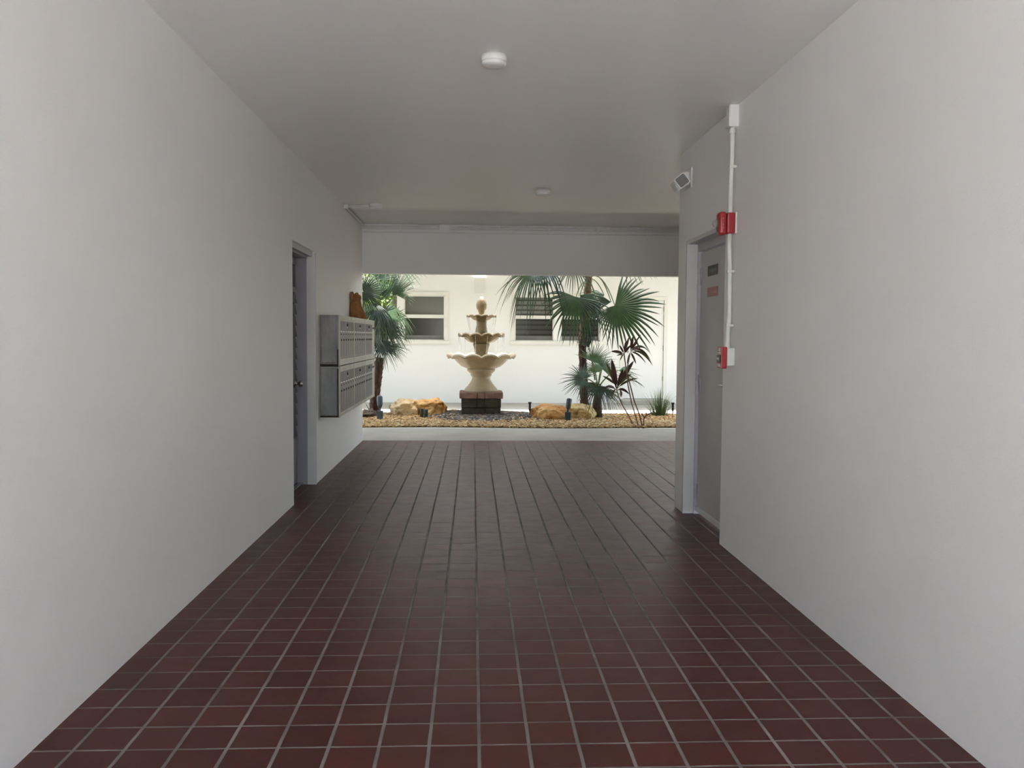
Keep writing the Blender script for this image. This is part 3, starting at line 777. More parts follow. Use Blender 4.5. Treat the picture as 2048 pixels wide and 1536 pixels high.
r = empty('tiered_fountain', (FX, FY, zcap1), 'three tier beige stone fountain with scalloped bowls and a pineapple finial', 'fountain')
def prof(rows, z_off=0): return [(a*PXM, fz(b)+z_off) for a, b in rows]
base_z = zcap1+.001
pr_ = prof([(31, 786), (33, 783.5), (33.6, 780.5), (32.5, 777.5), (29.5, 774.5), (26, 770.5), (22.5, 765.5), (19.5, 760.5), (18, 756.5), (18.2, 753.5), (20.5, 751.5), (21.3, 749), (21, 747.5), (24, 745), (27.5, 741.5), (28.3, 739.3), (27, 737)])
pr_[0] = (pr_[0][0], base_z)
m = MB(); m.lathe(pr_, (FX, FY, 0), 56); m.build('pedestal', 'cast_stone', r)
def bowl(rows, lobes, amp, rimr, name, mat, nlast):
    # rows: outside profile bottom->rim then inside back down
    n = lobes*12
    P_ = prof(rows)
    tot = len(rows)
    def rf(th, i):
        a = 1-abs(math.sin((th+PI/2)*lobes/2))**.75      # 1 at the notch facing the camera
        s_ = 1-a                              # 0 at notch, 1 on lobe crest
        wgt = rimw[i]
        return 1-.055*(1-s_)*min(1, wgt+.35 if wgt > 0 else 0), amp*PXM*(s_-.72)*wgt
    rimw = [w_ for w_ in nlast]
    m = MB(); m.lathe(P_, (FX, FY, 0), n, rf); return m.build(name, mat, r)
bowl([(26, 737.5), (30, 736.5), (41, 731.5), (49.5, 723.5), (56, 716.5), (61, 713), (66, 712.8), (69.5, 713.5), (70.5, 711.5), (68.5, 708.6), (64, 707.8), (58, 711), (46, 722), (20, 729)], 12, 6.0, 70, 'lower_bowl', 'cast_stone',
     [0, 0, .15, .35, .6, .85, 1, 1, 1, 1, 1, .6, .2, 0])
m = MB(); m.lathe(prof([(1, 718), (52, 718), (52, 717.6), (1, 717.6)]), (FX, FY, 0), 48); m.build('water_surface', 'water', r)
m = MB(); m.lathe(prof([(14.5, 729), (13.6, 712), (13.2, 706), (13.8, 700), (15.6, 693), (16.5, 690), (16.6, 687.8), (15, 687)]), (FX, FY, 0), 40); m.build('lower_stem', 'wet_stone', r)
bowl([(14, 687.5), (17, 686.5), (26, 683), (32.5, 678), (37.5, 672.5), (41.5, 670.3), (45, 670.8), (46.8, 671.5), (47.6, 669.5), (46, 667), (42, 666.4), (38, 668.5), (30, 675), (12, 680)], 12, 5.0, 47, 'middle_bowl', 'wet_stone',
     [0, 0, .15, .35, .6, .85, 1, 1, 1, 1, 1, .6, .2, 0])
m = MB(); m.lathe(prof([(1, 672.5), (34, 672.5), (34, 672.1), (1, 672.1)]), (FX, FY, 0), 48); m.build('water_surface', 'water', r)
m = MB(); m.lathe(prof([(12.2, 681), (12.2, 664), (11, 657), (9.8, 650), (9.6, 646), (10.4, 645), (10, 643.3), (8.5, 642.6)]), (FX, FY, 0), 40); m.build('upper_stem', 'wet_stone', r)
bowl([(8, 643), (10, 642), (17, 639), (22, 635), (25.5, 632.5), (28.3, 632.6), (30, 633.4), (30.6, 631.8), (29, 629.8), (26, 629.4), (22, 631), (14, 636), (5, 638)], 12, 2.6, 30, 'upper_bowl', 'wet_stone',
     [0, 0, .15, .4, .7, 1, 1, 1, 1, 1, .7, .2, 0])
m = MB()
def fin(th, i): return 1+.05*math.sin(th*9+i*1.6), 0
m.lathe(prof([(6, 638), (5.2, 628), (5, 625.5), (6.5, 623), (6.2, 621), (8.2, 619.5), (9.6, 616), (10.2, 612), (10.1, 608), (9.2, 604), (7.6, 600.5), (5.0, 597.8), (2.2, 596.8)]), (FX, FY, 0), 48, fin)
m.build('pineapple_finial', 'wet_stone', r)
# thin threads of falling water
rw = random.Random(5)
def streams(rim, pyt, pyb, angs, spread, name='water_stream'):
    for a in angs:
        th = math.radians(a); m = MB(); pts = []; rad = rim*PXM
        lean = rw.uniform(-.02, .02)
        for k in range(7):
            t = k/6; z = fz(pyt)+(fz(pyb)-fz(pyt))*t
            pts.append((FX+math.cos(th)*(rad-spread*PXM*t*.6)+lean*t, FY+math.sin(th)*(rad-spread*PXM*t*.6), z))
        m.tube(pts, [.0045, .004, .0035, .003, .0028, .0025, .002], 6); m.build(name, 'water', r)
streams(30, 632, 666, [-8, -38, -70, -112, -150, -172, 25, 155], 10)
streams(46.5, 671, 708, [-4, -22, -45, -75, -105, -135, -158, -176, 14, 166], 8)
m = MB()
for k in range(6):
    th = k*PI/3; m.tube([(FX, FY, fz(598)), (FX+.02*math.cos(th), FY+.02*math.sin(th), fz(593)), (FX+.05*math.cos(th), FY+.05*math.sin(th), fz(597))], .003, 5)
m.build('water_jet', 'water', r)

# ------------------------------------------------------------------ gravel and pebbles
bd = MB(); nx, ny = 90, 26
X0, X1, Y0_, Y1_ = -3.5, 7.5, 12.48, 14.62
for j in range(ny+1):
    for i in range(nx+1):
        x = X0+(X1-X0)*i/nx; y = Y0_+(Y1_-Y0_)*j/ny; bd.v.append((x, y, hbed(x, y)-.012))
for j in range(ny):
    for i in range(nx):
        a = j*(nx+1)+i; bd.f.append((a, a+1, a+nx+2, a+nx+1)); bd.sm.append(True); bd.mi.append(0)
struct('planting_bed', bd, 'soil', 'brown soil base under the gravel of the planting bed', 'planting bed')

def scatter(name, n, reg, size, mat, seed, flat, label, cat, avoid=None):
    rng = np.random.default_rng(seed)
    bm = bmesh.new(); bmesh.ops.create_icosphere(bm, subdivisions=1, radius=1); bm.verts.ensure_lookup_table()
    tv = np.array([v.co[:] for v in bm.verts]); tf = np.array([[v.index for v in f.verts] for f in bm.faces]); bm.free()
    P_, S_, T_ = [], [], []
    while len(P_) < n:
        x, y = reg(rng)
        if avoid and avoid(x, y): continue
        P_.append((x, y)); 
    P_ = np.array(P_); z = np.array([hbed(x, y) for x, y in P_])
    s = rng.uniform(size[0], size[1], (n, 1, 1))*np.stack([rng.uniform(.7, 1.35, n), rng.uniform(.7, 1.2, n), rng.uniform(flat[0], flat[1], n)], 1)[:, None, :]
    v = tv[None]*(1+rng.uniform(-.18, .18, (n, 12, 1)))*s
    # random turn in space
    a = rng.uniform(0, 2*PI, n); b = rng.uniform(-.5, .5, n)
    ca, sa, cb, sb = np.cos(a)[:, None], np.sin(a)[:, None], np.cos(b)[:, None], np.sin(b)[:, None]
    x1 = v[:, :, 0]; y1 = v[:, :, 1]*cb-v[:, :, 2]*sb; z1 = v[:, :, 1]*sb+v[:, :, 2]*cb
    x2 = x1*ca-y1*sa; y2 = x1*sa+y1*ca
    v = np.stack([x2+P_[:, 0:1], y2+P_[:, 1:2], z1+z[:, None]+rng.uniform(-.006, .012, (n, 1))], 2).reshape(-1, 3)
    f = (tf[None]+np.arange(n)[:, None, None]*12).reshape(-1, 3)
    me = bpy.data.meshes.new(name); me.vertices.add(len(v)); me.vertices.foreach_set('co', v.ravel())
    me.loops.add(f.size); me.loops.foreach_set('vertex_index', f.ravel().astype(np.int32))
    me.polygons.add(len(f)); me.polygons.foreach_set('loop_start', np.arange(0, f.size, 3, dtype=np.int32))
    me.polygons.foreach_set('use_smooth', np.ones(len(f), bool))
    me.update(calc_edges=True)
    at_ = me.attributes.new('tone', 'FLOAT', 'POINT'); at_.data.foreach_set('value', np.repeat(rng.beta(1.6, 1.6, n), 12).astype(np.float32))
    me.materials.append(MAT[mat]); o = bpy.data.objects.new(name, me); COL.objects.link(o)
    return tag(o, label, cat, kind='stuff')
def in_plinth(x, y): return abs(x-FX) < hw-.02 and abs(y-FY) < hw-.02
def reg_g(rng):
    y = 12.49+(14.61-12.49)*rng.random(); x = rng.uniform(-1.6, 6.0)
    return x, y
def av_g(x, y): return in_plinth(x, y) or ((x-FX-.05)/.80)**2+((y-14.2)/.88)**2 < .8
scatter('gravel', 34000, reg_g, (.011, .023), 'gravel', 3, (.4, .7), 'tan and brown river gravel covering the planting bed', 'gravel', av_g)
def reg_p(rng):
    a = rng.uniform(0, 2*PI); q = math.sqrt(rng.random())*(1+.08*rng.normal()); return FX+.05+.84*q*math.cos(a), min(14.60, 14.2+.92*q*math.sin(a))
scatter('pebbles', 2300, reg_p, (.022, .042), 'pebble', 4, (.5, .8), 'dark grey rounded pebbles ringing the fountain plinth', 'pebbles', in_plinth)

# ------------------------------------------------------------------ boulders
def rock(px0, px1, pyt, pyb, y, mat, seed, label, depth=.30, skew=0, sharp=.34):
    a = on(1, y, px0, pyb); b = on(1, y, px1, pyb); top = on(1, y, (px0+px1)/2, pyt).z
    cx = (a.x+b.x)/2; hwid = (b.x-a.x)/2; z0 = hbed(cx, y)-.05; h = top-z0
    bm = bmesh.new(); bmesh.ops.create_icosphere(bm, subdivisions=5, radius=1)
    rnd = random.Random(seed); off = Vector((rnd.uniform(0, 50), rnd.uniform(0, 50), rnd.uniform(0, 50)))
    for v in bm.verts:
        c = v.co.copy()
        n = noise.fractal(c*.9+off, .9, 2.1, 6)*sharp
        cell = noise.cell(c*2.1+off)*.02
        n2 = noise.fractal(c*4+off, .8, 2.0, 4)*.06-abs(noise.noise(c*2.3+off))*.16
        c = c*(1+n+n2+cell)
        # superellipse body: fuller shoulders
        c.x = math.copysign(abs(c.x)**.85, c.x); c.z = math.copysign(abs(c.z)**.8, c.z) if abs(c.z) > 1e-6 else 0
        c.x += skew*c.z
        v.co = Vector((cx+c.x*hwid, y+c.y*depth, z0+max(-.02, (c.z*.62+.38))*h))
    m = MB(); m.bm(bm, None, True)
    return one('boulder', m, mat, label, 'boulder', 'boulders in the gravel bed')
rock(780, 848, 798, 829, 14.42, 'rock_cream', 11, 'pale cream boulder in the gravel between left palm and fountain', .30)
rock(833, 892, 797, 831, 14.38, 'rock_orange', 21, 'rusty orange boulder just left of the fountain plinth', .28, -.1)
rock(1061, 1140, 808.5, 839, 13.72, 'rock_orange', 33, 'orange brown craggy boulder between slim path light and green spotlight', .26, .1)
rock(1132, 1187, 808, 839, 13.86, 'rock_yellow', 41, 'yellow boulder at the foot of the tall palm', .25, -.1)
rock(722, 752, 818, 836, 14.02, 'rock_dark', 52, 'dark brown low boulder at the foot of the left palm', .22)
rock(1177, 1193, 814, 829, 14.55, 'rock_dark', 55, 'small dark stone behind the yellow boulder', .10)

# ------------------------------------------------------------------ garden lights
def spot(px, pyt, pyb, y, tilt, mat, mat2, label, hw_px, pyj, pyk):
    p = on(1, y, px, pyb); sc_ = y/F_PX
    gz = hbed(p.x, y); r = empty('spotlight', (p.x, y, gz), label, 'garden light', 'garden spotlights in the gravel')
    zj = on(1, y, px, pyk).z; zt_ = on(1, y, px, pyt).z; zc = on(1, y, px, pyj).z
    w_ = hw_px*sc_
    m = MB(); m.box((p.x-w_*.95, y-w_*.9, gz-.03), (p.x+w_*.95, y+w_*.9, zj), .006); m.build('base_box', mat2, r)
    m = MB(); m.tube([(p.x, y, zj-.002), (p.x, y, zc+.01)], .014, 10); m.build('knuckle', mat2, r)
    ax = Vector((math.sin(tilt), .25, math.cos(tilt))).normalized(); L = (zt_-zc)
    m = MB(); m.lathe([(w_*.35, 0), (w_*.62, L*.08), (w_*.92, L*.25), (w_*1.0, L*.9), (w_*.85, L*.985), (w_*.8, L)], (p.x, y, zc), 24, axis=ax)
    m.build('lamp_canister', mat, r)
    m = MB(); tp = Vector((p.x, y, zc))+ax*L
    m.lathe([(w_*.7, 0), (w_*.7, .004)], tp, 20, axis=ax); m.build('lens', 'lens_clear', r)
spot(760, 792, 838, 13.57, -.06, 'spot_blue', 'spot_blue', 'blue grey spotlight on a stake in front of the left palm', 6.0, 816, 821.5)
spot(1135.5, 797, 837, 13.35, .17, 'spot_grey', 'spot_green', 'tilted spotlight on a green box in front of the right boulders', 5.6, 819, 824)
def canister(px0, px1, pyt, pyb, y, mat, label):
    a, b = on(1, y, px0, pyb), on(1, y, px1, pyb); zt_ = on(1, y, px0, pyt).z; cx = (a.x+b.x)/2; rr_ = (b.x-a.x)/2; gz = hbed(cx, y)
    r = empty('well_light', (cx, y, gz), label, 'garden light', 'low canister lights beside the left boulders')
    m = MB(); m.lathe([(rr_, gz-.02), (rr_, zt_-.01), (rr_*.93, zt_), (rr_*.75, zt_), (rr_*.7, zt_-.025)], (cx, y, 0), 22); m.build('canister', mat, r)
    m = MB(); m.lathe([(rr_*.7, zt_-.024), (rr_*.7, zt_-.02)], (cx, y, 0), 20); m.build('lens', 'lens_clear', r)
canister(840.0, 847.2, 817, 834, 13.80, 'spot_grey', 'left one of the two low dark canister lights by the boulders')
canister(848, 856, 819, 834.5, 13.78, 'spot_green', 'right one of the two low dark canister lights by the boulders')
def pathlight(px, pyt, pyb, y, label, wpx):
    p = on(1, y, px, pyb); gz = hbed(p.x, y); s_ = y/F_PX
    z = lambda py: on(1, y, px, py).z
    r = empty('path_light', (p.x, y, gz), label, 'garden light', 'slim path lights')
    h = pyb-pyt
    m = MB(); m.lathe([(wpx*s_, z(pyt+h*.08)), (wpx*1.05*s_, z(pyt+h*.02)), (wpx*.9*s_, z(pyt))], (p.x, y, 0), 20); m.build('top_cap', 'black_plastic', r)
    m = MB(); m.lathe([(wpx*.45*s_, z(pyt+h*.58)), (wpx*.72*s_, z(pyt+h*.45)), (wpx*.78*s_, z(pyt+h*.08))], (p.x, y, 0), 20); m.build('lamp_body', 'black_plastic', r)
    m = MB(); m.tube([(p.x, y, gz-.03), (p.x, y, z(pyt+h*.57))], [wpx*.12*s_, wpx*.3*s_], 8); m.build('stake', 'black_plastic', r)
pathlight(1059.5, 804, 836, 13.62, 'slim black path light between the fountain and the orange boulder', 3.3)
pathlight(1345.3, 805, 835, 13.85, 'slim black path light at the far right beside the grass clump', 3.3)

# ------------------------------------------------------------------ plants
def fan(hub, axis, n, R, spread, seed, droop=.15, nseg=None, join=.38, wf=1.0, cup=.12, peak=None):
    """one fan blade: pleated segments joined at the heart, free and pointed outside"""
    rnd = random.Random(seed)
    n = Vector(n).normalized(); axis = Vector(axis); axis = (axis-n*axis.dot(n)).normalized(); b = n.cross(axis)
    hub = Vector(hub); spread = math.radians(spread); nseg = nseg or max(9, int(spread*2/math.radians(7.2)))
    dth = 2*spread/nseg; m = MB()
    ts = [.002, .2, join, .56, .70, .84, .93, 1.0]
    for i in range(nseg):
        th = -spread+(i+.5)*dth
        Ri = R*((.72+.28*math.cos(th*.55)) if peak is None else (.48+.52*math.cos((th-math.radians(peak))*.75)))*rnd.uniform(.84, 1.08)
        ddr = droop*rnd.uniform(.3, 1.8); side = rnd.uniform(-.09, .09); lift = rnd.uniform(-.05, .05)
        vs = []
        for t in ts:
            a0 = th-dth/2; a1 = th+dth/2
            def P(a, off):
                d = axis*math.cos(a)+b*math.sin(a)
                return d
            dc = P(th, 0); q = hub+dc*Ri*t - n*cup*Ri*t*t*.6
            t2 = max(0, t-join)/(1-join)
            q = q+Vector((0, 0, -1))*(ddr*Ri*t2**2) + b*(side*Ri*t2**2) + n*(lift*Ri*t2)
            if t <= join: hwid = Ri*t*math.tan(dth/2)*1.02
            else: hwid = Ri*join*math.tan(dth/2)*wf*((1-t2)**.75)*(1+.35*t2)
            perp = (b*math.cos(th)-axis*math.sin(th))
            fold = hwid*.55
            vs += [q-perp*hwid-n*fold*.5, q+n*fold*.5, q+perp*hwid-n*fold*.5]
        fs = []
        for k in range(len(ts)-1):
            o = k*3; fs += [(o, o+1, o+4, o+3), (o+1, o+2, o+5, o+4)]
        m.add(vs, fs, False)
    return m

def arc(a, b, sag, k=8):
    a, b = Vector(a), Vector(b); out = []
    for i in range(k+1):
        t = i/k; out.append(a.lerp(b, t)+Vector((0, 0, sag*4*t*(1-t))))
    return out

def trunk_mb(pts, rads, boots, seed, long=.05):
    m = MB(); rnd = random.Random(seed)
    P_ = [Vector(p) for p in pts]; fine = []; fr = []
    for i in range(len(P_)-1):
        for k in range(6):
            t = k/6; fine.append(P_[i].lerp(P_[i+1], t)); fr.append((rads[i]+(rads[i+1]-rads[i])*t)*(1+.10*math.sin((i*6+k)*2.1)+rnd.uniform(-.04, .04)))
    fine.append(P_[-1]); fr.append(rads[-1]); m.tube(fine, fr, 16)
    for k in range(boots):
        t = rnd.random()*(len(fine)-2); i = int(t); p = fine[i].lerp(fine[i+1], t-i); rr_ = fr[i]; a = rnd.uniform(0, 2*PI)
        d = Vector((math.cos(a), math.sin(a), 0)); s_ = Vector((-math.sin(a), math.cos(a), 0)); L = rnd.uniform(.5, 1.3)*long; wd = rr_*.35
        m.add([p+d*rr_*.85+s_*wd, p+d*rr_*.85-s_*wd, p+d*rr_*.8+Vector((0, 0, -wd*1.5)), p+d*(rr_+L*.45)+Vector((0, 0, L))], [(0, 1, 3), (1, 2, 3), (2, 0, 3), (0, 2, 1)])
    return m

def palm(name, y, base, path, rads, crown, fronds, label, cat='palm', boots=60, fibre=None, seed=0, long=.05):
    s_ = y/F_PX
    P = lambda px, py, dy=0: on(1, y+dy, px, py)
    b = P(*base); gz = hbed(b.x, y)
    r = empty(name, (b.x, y, gz), label, cat)
    pts = [Vector((b.x, y, gz-.06))]+[P(*q) for q in path]
    m = trunk_mb(pts, [a*s_ for a in rads], boots, seed, long)
    m.build('trunk', 'trunk_bark', r)
    if fibre:
        m = trunk_mb([P(*q) for q in fibre[0]], [a*s_ for a in fibre[1]], 40, seed+1, .07); m.build('crown_shaft', 'trunk_fibre', r)
    cr = P(*crown)
    for i, f in enumerate(fronds):
        hx, hy, dy, ang, n, R, spread, droop, mat = f[:9]; o = f[9] if len(f) > 9 else {}
        hub = P(hx, hy, dy); a = math.radians(ang)
        fr = fan(hub, (math.cos(a), 0, math.sin(a)), n, R*s_, spread, seed*100+i, droop, **o.get('fan', {}))
        fo = fr.build('frond', mat, r)
        c0 = P(*o['from']) if 'from' in o else cr
        m = MB(); m.tube(arc(c0, hub, o.get('sag', .06)), [.013, .012, .011, .010, .010, .009, .009, .008, .007], 7); m.build('leaf_stalk', 'petiole', fo)
    return r

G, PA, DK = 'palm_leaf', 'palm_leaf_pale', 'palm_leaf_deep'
palm('fan_palm', 14.15, (1171, 822), [(1168, 790), (1166, 740), (1165, 690), (1169, 650), (1173, 610)], [9, 8.3, 8.0, 8.0, 8.2, 8.2], (1177, 556), [
    (1229.5, 611, -.25, -44, (.05, -.95, .22), 108, 120, .08, G, {'sag': .20, 'fan': {'nseg': 33, 'wf': .95, 'join': .48, 'peak': 30}}),
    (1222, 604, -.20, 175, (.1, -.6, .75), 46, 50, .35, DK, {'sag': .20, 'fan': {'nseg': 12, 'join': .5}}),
    (1152, 594, -.35, -106, (-.10, -.85, .35), 78, 98, .20, G, {'sag': .10, 'from': (1176, 566), 'fan': {'nseg': 27, 'join': .46}}),
    (1160, 590, -.30, -40, (.25, -.75, .5), 66, 55, .45, G, {'sag': .08, 'from': (1176, 566), 'fan': {'nseg': 14, 'join': .5}}),
    (1066, 538, -.30, -118, (-.35, -.62, .62), 82, 88, .55, G, {'sag': .06, 'fan': {'nseg': 30, 'wf': 1.2}}),
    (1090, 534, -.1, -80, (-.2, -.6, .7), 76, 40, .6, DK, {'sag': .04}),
    (1146, 527, -.15, -92, (0, -.85, .45), 58, 62, .25, G, {'sag': .04}),
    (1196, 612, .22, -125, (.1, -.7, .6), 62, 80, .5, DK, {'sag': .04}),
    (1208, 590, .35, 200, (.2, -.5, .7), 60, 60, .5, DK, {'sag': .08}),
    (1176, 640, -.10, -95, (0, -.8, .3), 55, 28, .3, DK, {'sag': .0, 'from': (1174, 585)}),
    (1245, 500, .1, 35, (.1, -.8, .5), 85, 120, .2, G, {'sag': .1}),
    (1175, 455, .2, 90, (0, -.8, .4), 85, 120, .15, G, {'sag': .05}),
    (1110, 480, .3, 140, (-.2, -.7, .5), 85, 110, .25, G, {'sag': .1}),
    (1180, 500, -.6, 250, (0, -.3, .95), 60, 120, .3, G, {'sag': .15}),
], 'tall fan palm with a brown trunk standing right of the fountain', fibre=([(1165, 694), (1168, 655), (1172, 620), (1175, 585), (1178, 548), (1179, 510)], [7.6, 8.6, 8.2, 7.4, 6.6, 5.0]), boots=90, seed=1)

palm('fan_palm', 13.95, (1195, 832), [(1195, 826), (1194.5, 806), (1197, 786), (1197, 768)], [12, 9.0, 8.0, 7.5, 6], (1196, 776), [
    (1167, 758, -.30, 165, (-.15, -.75, .55), 50, 150, .12, G, {'sag': .05, 'fan': {'nseg': 38, 'wf': .85}}),
    (1186, 724, -.1, 70, (-.3, -.75, .45), 48, 85, .05, PA, {'sag': .02, 'fan': {'nseg': 26}}),
    (1204, 738, -.2, 35, (.2, -.7, .6), 46, 75, .1, PA, {'sag': .02, 'fan': {'nseg': 24}}),
    (1200, 744, .1, 110, (0, -.8, .5), 50, 70, .1, PA, {'sag': .02}),
    (1238, 741, .1, 5, (.2, -.6, .75), 50, 50, .18, PA, {'sag': .06}),
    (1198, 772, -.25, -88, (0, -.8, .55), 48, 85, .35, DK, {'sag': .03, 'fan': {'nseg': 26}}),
    (1210, 780, -.15, -45, (.2, -.7, .6), 42, 50, .3, G, {'sag': .04}),
    (1192, 765, .2, -120, (-.1, -.7, .5), 46, 60, .3, DK, {'sag': .04}),
    (1178, 695, -.05, 120, (-.5, -.7, .3), 38, 40, .05, DK, {'sag': .02, 'from': (1190, 760)}),
], 'short bushy fan palm growing right beside the foot of the tall palm', boots=50, seed=2, long=.04)

palm('fan_palm', 14.42, (748, 826), [(748, 812), (752, 785), (756, 750), (759, 715)], [12, 9.5, 8.2, 8.0, 8.6, 8], (762, 655), [
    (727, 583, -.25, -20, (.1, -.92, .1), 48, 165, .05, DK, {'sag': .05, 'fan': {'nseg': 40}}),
    (786, 592, .25, 63, (.2, -.75, .2), 70, 40, .02, G, {'sag': .03, 'fan': {'nseg': 22, 'wf': 1.2}}),
    (792, 590, .30, 30, (.1, -.6, .7), 40, 50, .25, G, {'sag': .08}),
    (782, 608, .05, -95, (.25, -.7, .5), 74, 55, .35, G, {'sag': .12, 'fan': {'nseg': 26, 'wf': 1.3, 'join': .26}}),
    (775, 618, .2, -70, (.3, -.7, .5), 62, 55, .35, G, {'sag': .1}),
    (752, 596, -.1, 100, (-.2, -.85, .1), 52, 60, .03, G, {'sag': .03}),
    (766, 575, .35, 78, (0, -.8, .3), 50, 60, .03, G, {'sag': .03}),
    (752, 606, -.05, -95, (-.1, -.8, .4), 72, 60, .35, DK, {'sag': .1}),
    (768, 668, -.15, 38, (.15, -.6, .7), 52, 45, .05, DK, {'sag': .03, 'fan': {'nseg': 22}}),
    (770, 650, .1, -60, (.1, -.8, .4), 55, 55, .3, DK, {'sag': .05}),
    (778, 692, -.2, 8, (.1, -.5, .8), 44, 42, .15, G, {'sag': .03}),
    (762, 690, -.25, -50, (.1, -.75, .6), 46, 75, .25, DK, {'sag': .03, 'fan': {'nseg': 28}}),
    (748, 668, -.2, -120, (-.2, -.8, .5), 55, 80, .2, DK, {'sag': .03}),
    (735, 640, 0, 190, (-.2, -.8, .5), 60, 80, .2, G, {'sag': .08}),
    (765, 628, -.1, -72, (.3, -.7, .5), 66, 50, .4, G, {'sag': .04, 'fan': {'wf': 1.3, 'join': .22, 'nseg': 18}}),
    (758, 620, .1, -105, (-.2, -.8, .5), 66, 50, .4, DK, {'sag': .04, 'fan': {'wf': 1.3, 'join': .25, 'nseg': 18}}),
    (776, 640, .0, -25, (.2, -.6, .7), 42, 50, .3, DK, {'sag': .04}),
    (766, 655, .1, 75, (0, -.9, .3), 60, 50, .05, DK, {'sag': .02}),
    (772, 600, -.1, 95, (-.1, -.9, .1), 60, 35, .02, DK, {'sag': .02}),
    (760, 680, -.2, -90, (.05, -.8, .5), 46, 85, .25, DK, {'sag': .03}),
    (772, 702, -.25, 15, (.1, -.5, .8), 34, 50, .25, G, {'sag': .03}),
    (752, 560, .0, 60, (-.1, -.9, .1), 45, 60, .02, DK, {'sag': .02}),
    (790, 520, .1, 55, (.2, -.7, .5), 75, 110, .1, G, {'sag': .05}),
    (745, 505, .2, 100, (-.1, -.8, .4), 75, 120, .1, G, {'sag': .05}),
    (700, 540, .1, 150, (-.2, -.7, .5), 75, 110, .2, G, {'sag': .1}),
], 'dense leafy fan palm at the left edge of the garden behind the mailboxes', boots=80, seed=3, long=.09)

# bright shrub further back, in the sun behind the left palm
def bush(cx, cy, cz, rx, ry, rz, n, seed, size):
    m = MB(); rnd = random.Random(seed)
    for k in range(n):
        u = rnd.uniform(-1, 1); th = rnd.uniform(0, 2*PI); q = rnd.random()**.4
        p = Vector((cx+rx*q*math.sqrt(1-u*u)*math.cos(th), cy+ry*q*math.sqrt(1-u*u)*math.sin(th), cz+rz*q*u))
        d = Vector((rnd.gauss(0, 1), rnd.gauss(0, 1), rnd.gauss(0, .6))).normalized(); s_ = d.cross(Vector((rnd.gauss(0, 1), rnd.gauss(0, 1), rnd.gauss(0, 1)))).normalized()
        L = size*rnd.uniform(.6, 1.2)
        m.add([p, p+d*L*.5+s_*L*.22, p+d*L, p+d*L*.5-s_*L*.22], [(0, 1, 2, 3)])
    return m
sp_ = on(1, 14.66, 744, 600)
r = empty('shrub', (sp_.x, 14.58, .02), 'bright sunlit shrub glimpsed behind the left palm', 'shrub')
m = MB(); m.tube([(sp_.x, 14.58, 0), (sp_.x-.03, 14.66, 1.5)], [.03, .015], 8); m.build('stem', 'cane_bark', r)
bush(sp_.x, 14.70, 1.98, .40, .12, .55, 1500, 9, .08).build('foliage', 'bright_leaf', r)

# red leafed ti plants
def blade(m, base, tip, width, droop, n=(0, -1, 0), seed=0):
    base, tip = Vector(base), Vector(tip); ax = tip-base; L = ax.length; d = ax.normalized(); s_ = d.cross(Vector(n)).normalized(); up = s_.cross(d)
    vs = []; K = 9
    for k in range(K+1):
        t = k/K; c = base+ax*t+Vector((0, 0, droop*L*(4*t*(1-t)))); w_ = width*math.sin(PI*min(1, t*.92+.06))**.8 if t < 1 else 0
        if t < .12: w_ = width*.22
        vs += [c-s_*w_+up*w_*.3, c, c+s_*w_+up*w_*.3]
    fs = []
    for k in range(K): o = k*3; fs += [(o, o+1, o+4, o+3), (o+1, o+2, o+5, o+4)]
    m.add(vs, fs, True)
def ti(y, canes, groups, label, extra=None):
    P = lambda px, py, dy=0: on(1, y+dy, px, py); s_ = y/F_PX
    b = P(*canes[0][0]); r = empty('ti_plant', (b.x, y, hbed(b.x, y)), label, 'plant', 'red leafed ti plants')
    for c in canes:
        p0 = P(*c[0]); pts = [Vector((p0.x, y, hbed(p0.x, y)-.03)) if c[0][1] > 840 else p0]+[P(*q) for q in c[1:]]
        m = MB(); m.tube(pts, [1.5*s_]+[1.25*s_]*(len(pts)-1), 8); m.build('cane', 'cane_bark', r)
    for k, (bx, by, tx, ty, w_, dr, mat, dy) in enumerate(groups):
        m = MB(); blade(m, P(bx, by), P(tx, ty, dy), w_*s_, dr, (0, -1, .35), k); m.build('leaf', mat, r)
    return r
T, TG = 'ti_leaf', 'ti_leaf_green'
ti(12.9, [[(1268, 850), (1258, 833), (1246, 812), (1237, 793), (1233, 778)]], [
    (1233, 777, 1223, 717, 5.2, .0, T, -.1), (1234, 776, 1268, 721, 4.6, .03, T, -.05), (1232, 776, 1212, 724, 3.0, .04, TG, .1),
    (1235, 772, 1263, 748, 3.2, .05, TG, -.15), (1231, 770, 1205, 752, 2.6, .06, TG, .1), (1233, 780, 1207, 777, 2.6, .16, T, -.15),
    (1234, 780, 1259, 789, 2.8, .18, T, -.1), (1234, 777, 1277, 757, 2.4, .10, TG, .1), (1234, 778, 1246, 737, 4.0, .0, T, .1), (1232, 778, 1222, 800, 1.8, .2, TG, .1),
    (1243, 794, 1240, 780, 3.6, .0, T, -.2)],
   'shorter red leafed ti plant on a single leaning cane in the gravel')
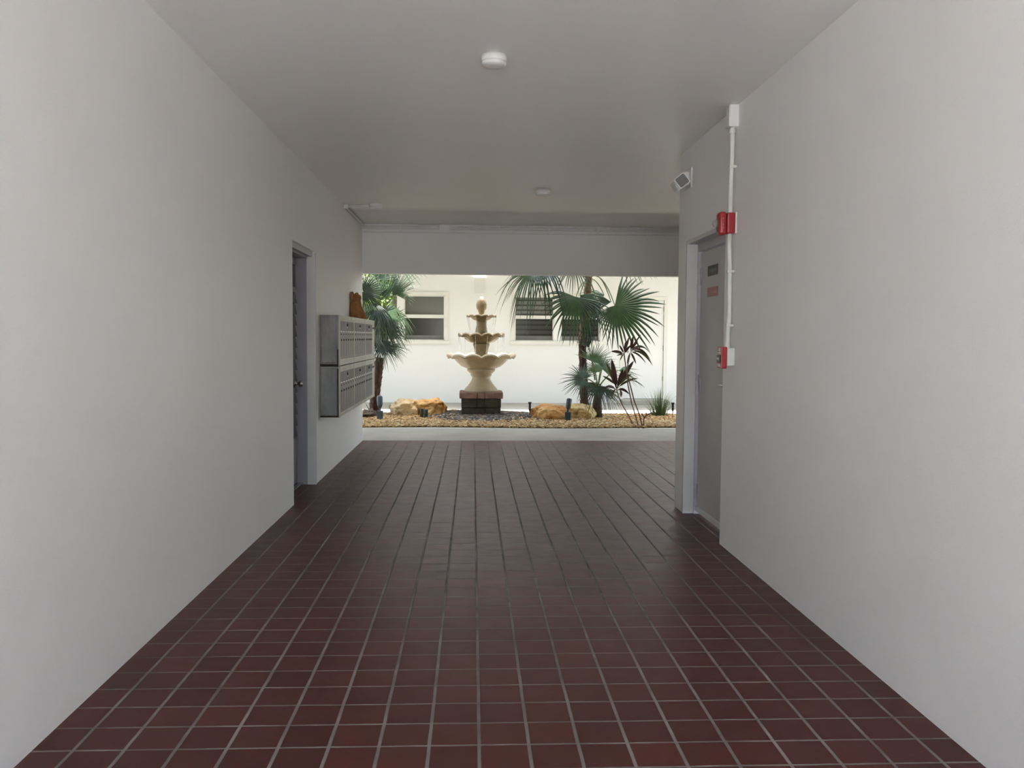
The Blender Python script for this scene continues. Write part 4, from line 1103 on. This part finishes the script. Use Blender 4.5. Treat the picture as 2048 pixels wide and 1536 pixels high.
ti(12.62, [[(1278, 852), (1272, 835), (1263, 805), (1256, 770), (1252, 735), (1248, 708)], [(1286, 852), (1279, 830), (1268, 800), (1259, 765), (1254, 742), (1257, 722), (1260, 706)], [(1288, 846), (1287.5, 838), (1290, 833), (1296, 829), (1302, 826)], [(1289, 838), (1287, 832), (1283, 827)], [(1291, 834), (1293, 829), (1292, 825)]], [
    (1248, 708, 1222, 703, 3.2, .05, T, -.1), (1248, 708, 1238, 690, 2.0, .05, T, .05), (1248, 708, 1262, 690, 2.4, .05, T, -.1), (1247, 708, 1240, 722, 1.4, .1, TG, .1),
    (1249, 707, 1252, 682, 3.0, .0, T, 0), (1250, 700, 1258, 674, 2.4, .0, T, .1), (1247, 710, 1233, 712, 1.8, .1, T, .1),
    (1261, 704, 1306, 732, 2.6, .22, TG, -.15), (1261, 703, 1302, 722, 2.2, .28, T, -.05), (1261, 702, 1296, 700, 2.0, .18, TG, .1), (1260, 704, 1292, 727, 2.0, .14, T, .1),
    (1261, 704, 1272, 728, 2.2, .06, T, -.1), (1261, 700, 1276, 682, 2.4, .03, T, 0), (1261, 700, 1283, 668, 1.6, .03, TG, .1), (1260, 702, 1304, 712, 1.8, .25, T, .2),
    (1261, 700, 1266, 672, 3.0, .0, T, -.1), (1260, 706, 1254, 728, 1.8, .05, TG, .05), (1262, 702, 1280, 694, 3.2, .05, T, -.2), (1256, 760, 1290, 776, 1.0, .1, TG, .1)],
   'taller ti plant with two crossing canes and drooping leaves on the right')

# grass clump
gx_, gy_ = on(1, 14.35, 1319, 826).x, 14.35
r = empty('grass_clump', (gx_, gy_, hbed(gx_, gy_)), 'spiky green grass clump at the right end of the bed', 'grass')
m = MB(); rnd = random.Random(77)
for k in range(250):
    a = rnd.uniform(0, 2*PI); q = rnd.random()**.6; L = rnd.uniform(.16, .54); lean = rnd.uniform(.05, 1.1)*q+.05
    bx, by = gx_+.15*q*math.cos(a), gy_+.12*q*math.sin(a); bz = hbed(gx_, gy_)-.01
    d = Vector((math.cos(a), math.sin(a), 0)); s_ = Vector((-math.sin(a), math.cos(a), 0)); vs = []
    wd = rnd.uniform(.003, .0055)
    for t in (0, .3, .6, .85, 1):
        c = Vector((bx, by, bz))+d*(lean*L*t**1.6)+Vector((0, 0, L*(t-.38*lean*t*t)))
        vs += [c-s_*wd*(1-t**2), c+s_*wd*(1-t**2)]
    m.add(vs, [(0, 1, 3, 2), (2, 3, 5, 4), (4, 5, 7, 6), (6, 7, 9, 8)], True)
m.build('blades', 'grass_leaf', r)['kind'] = 'stuff'
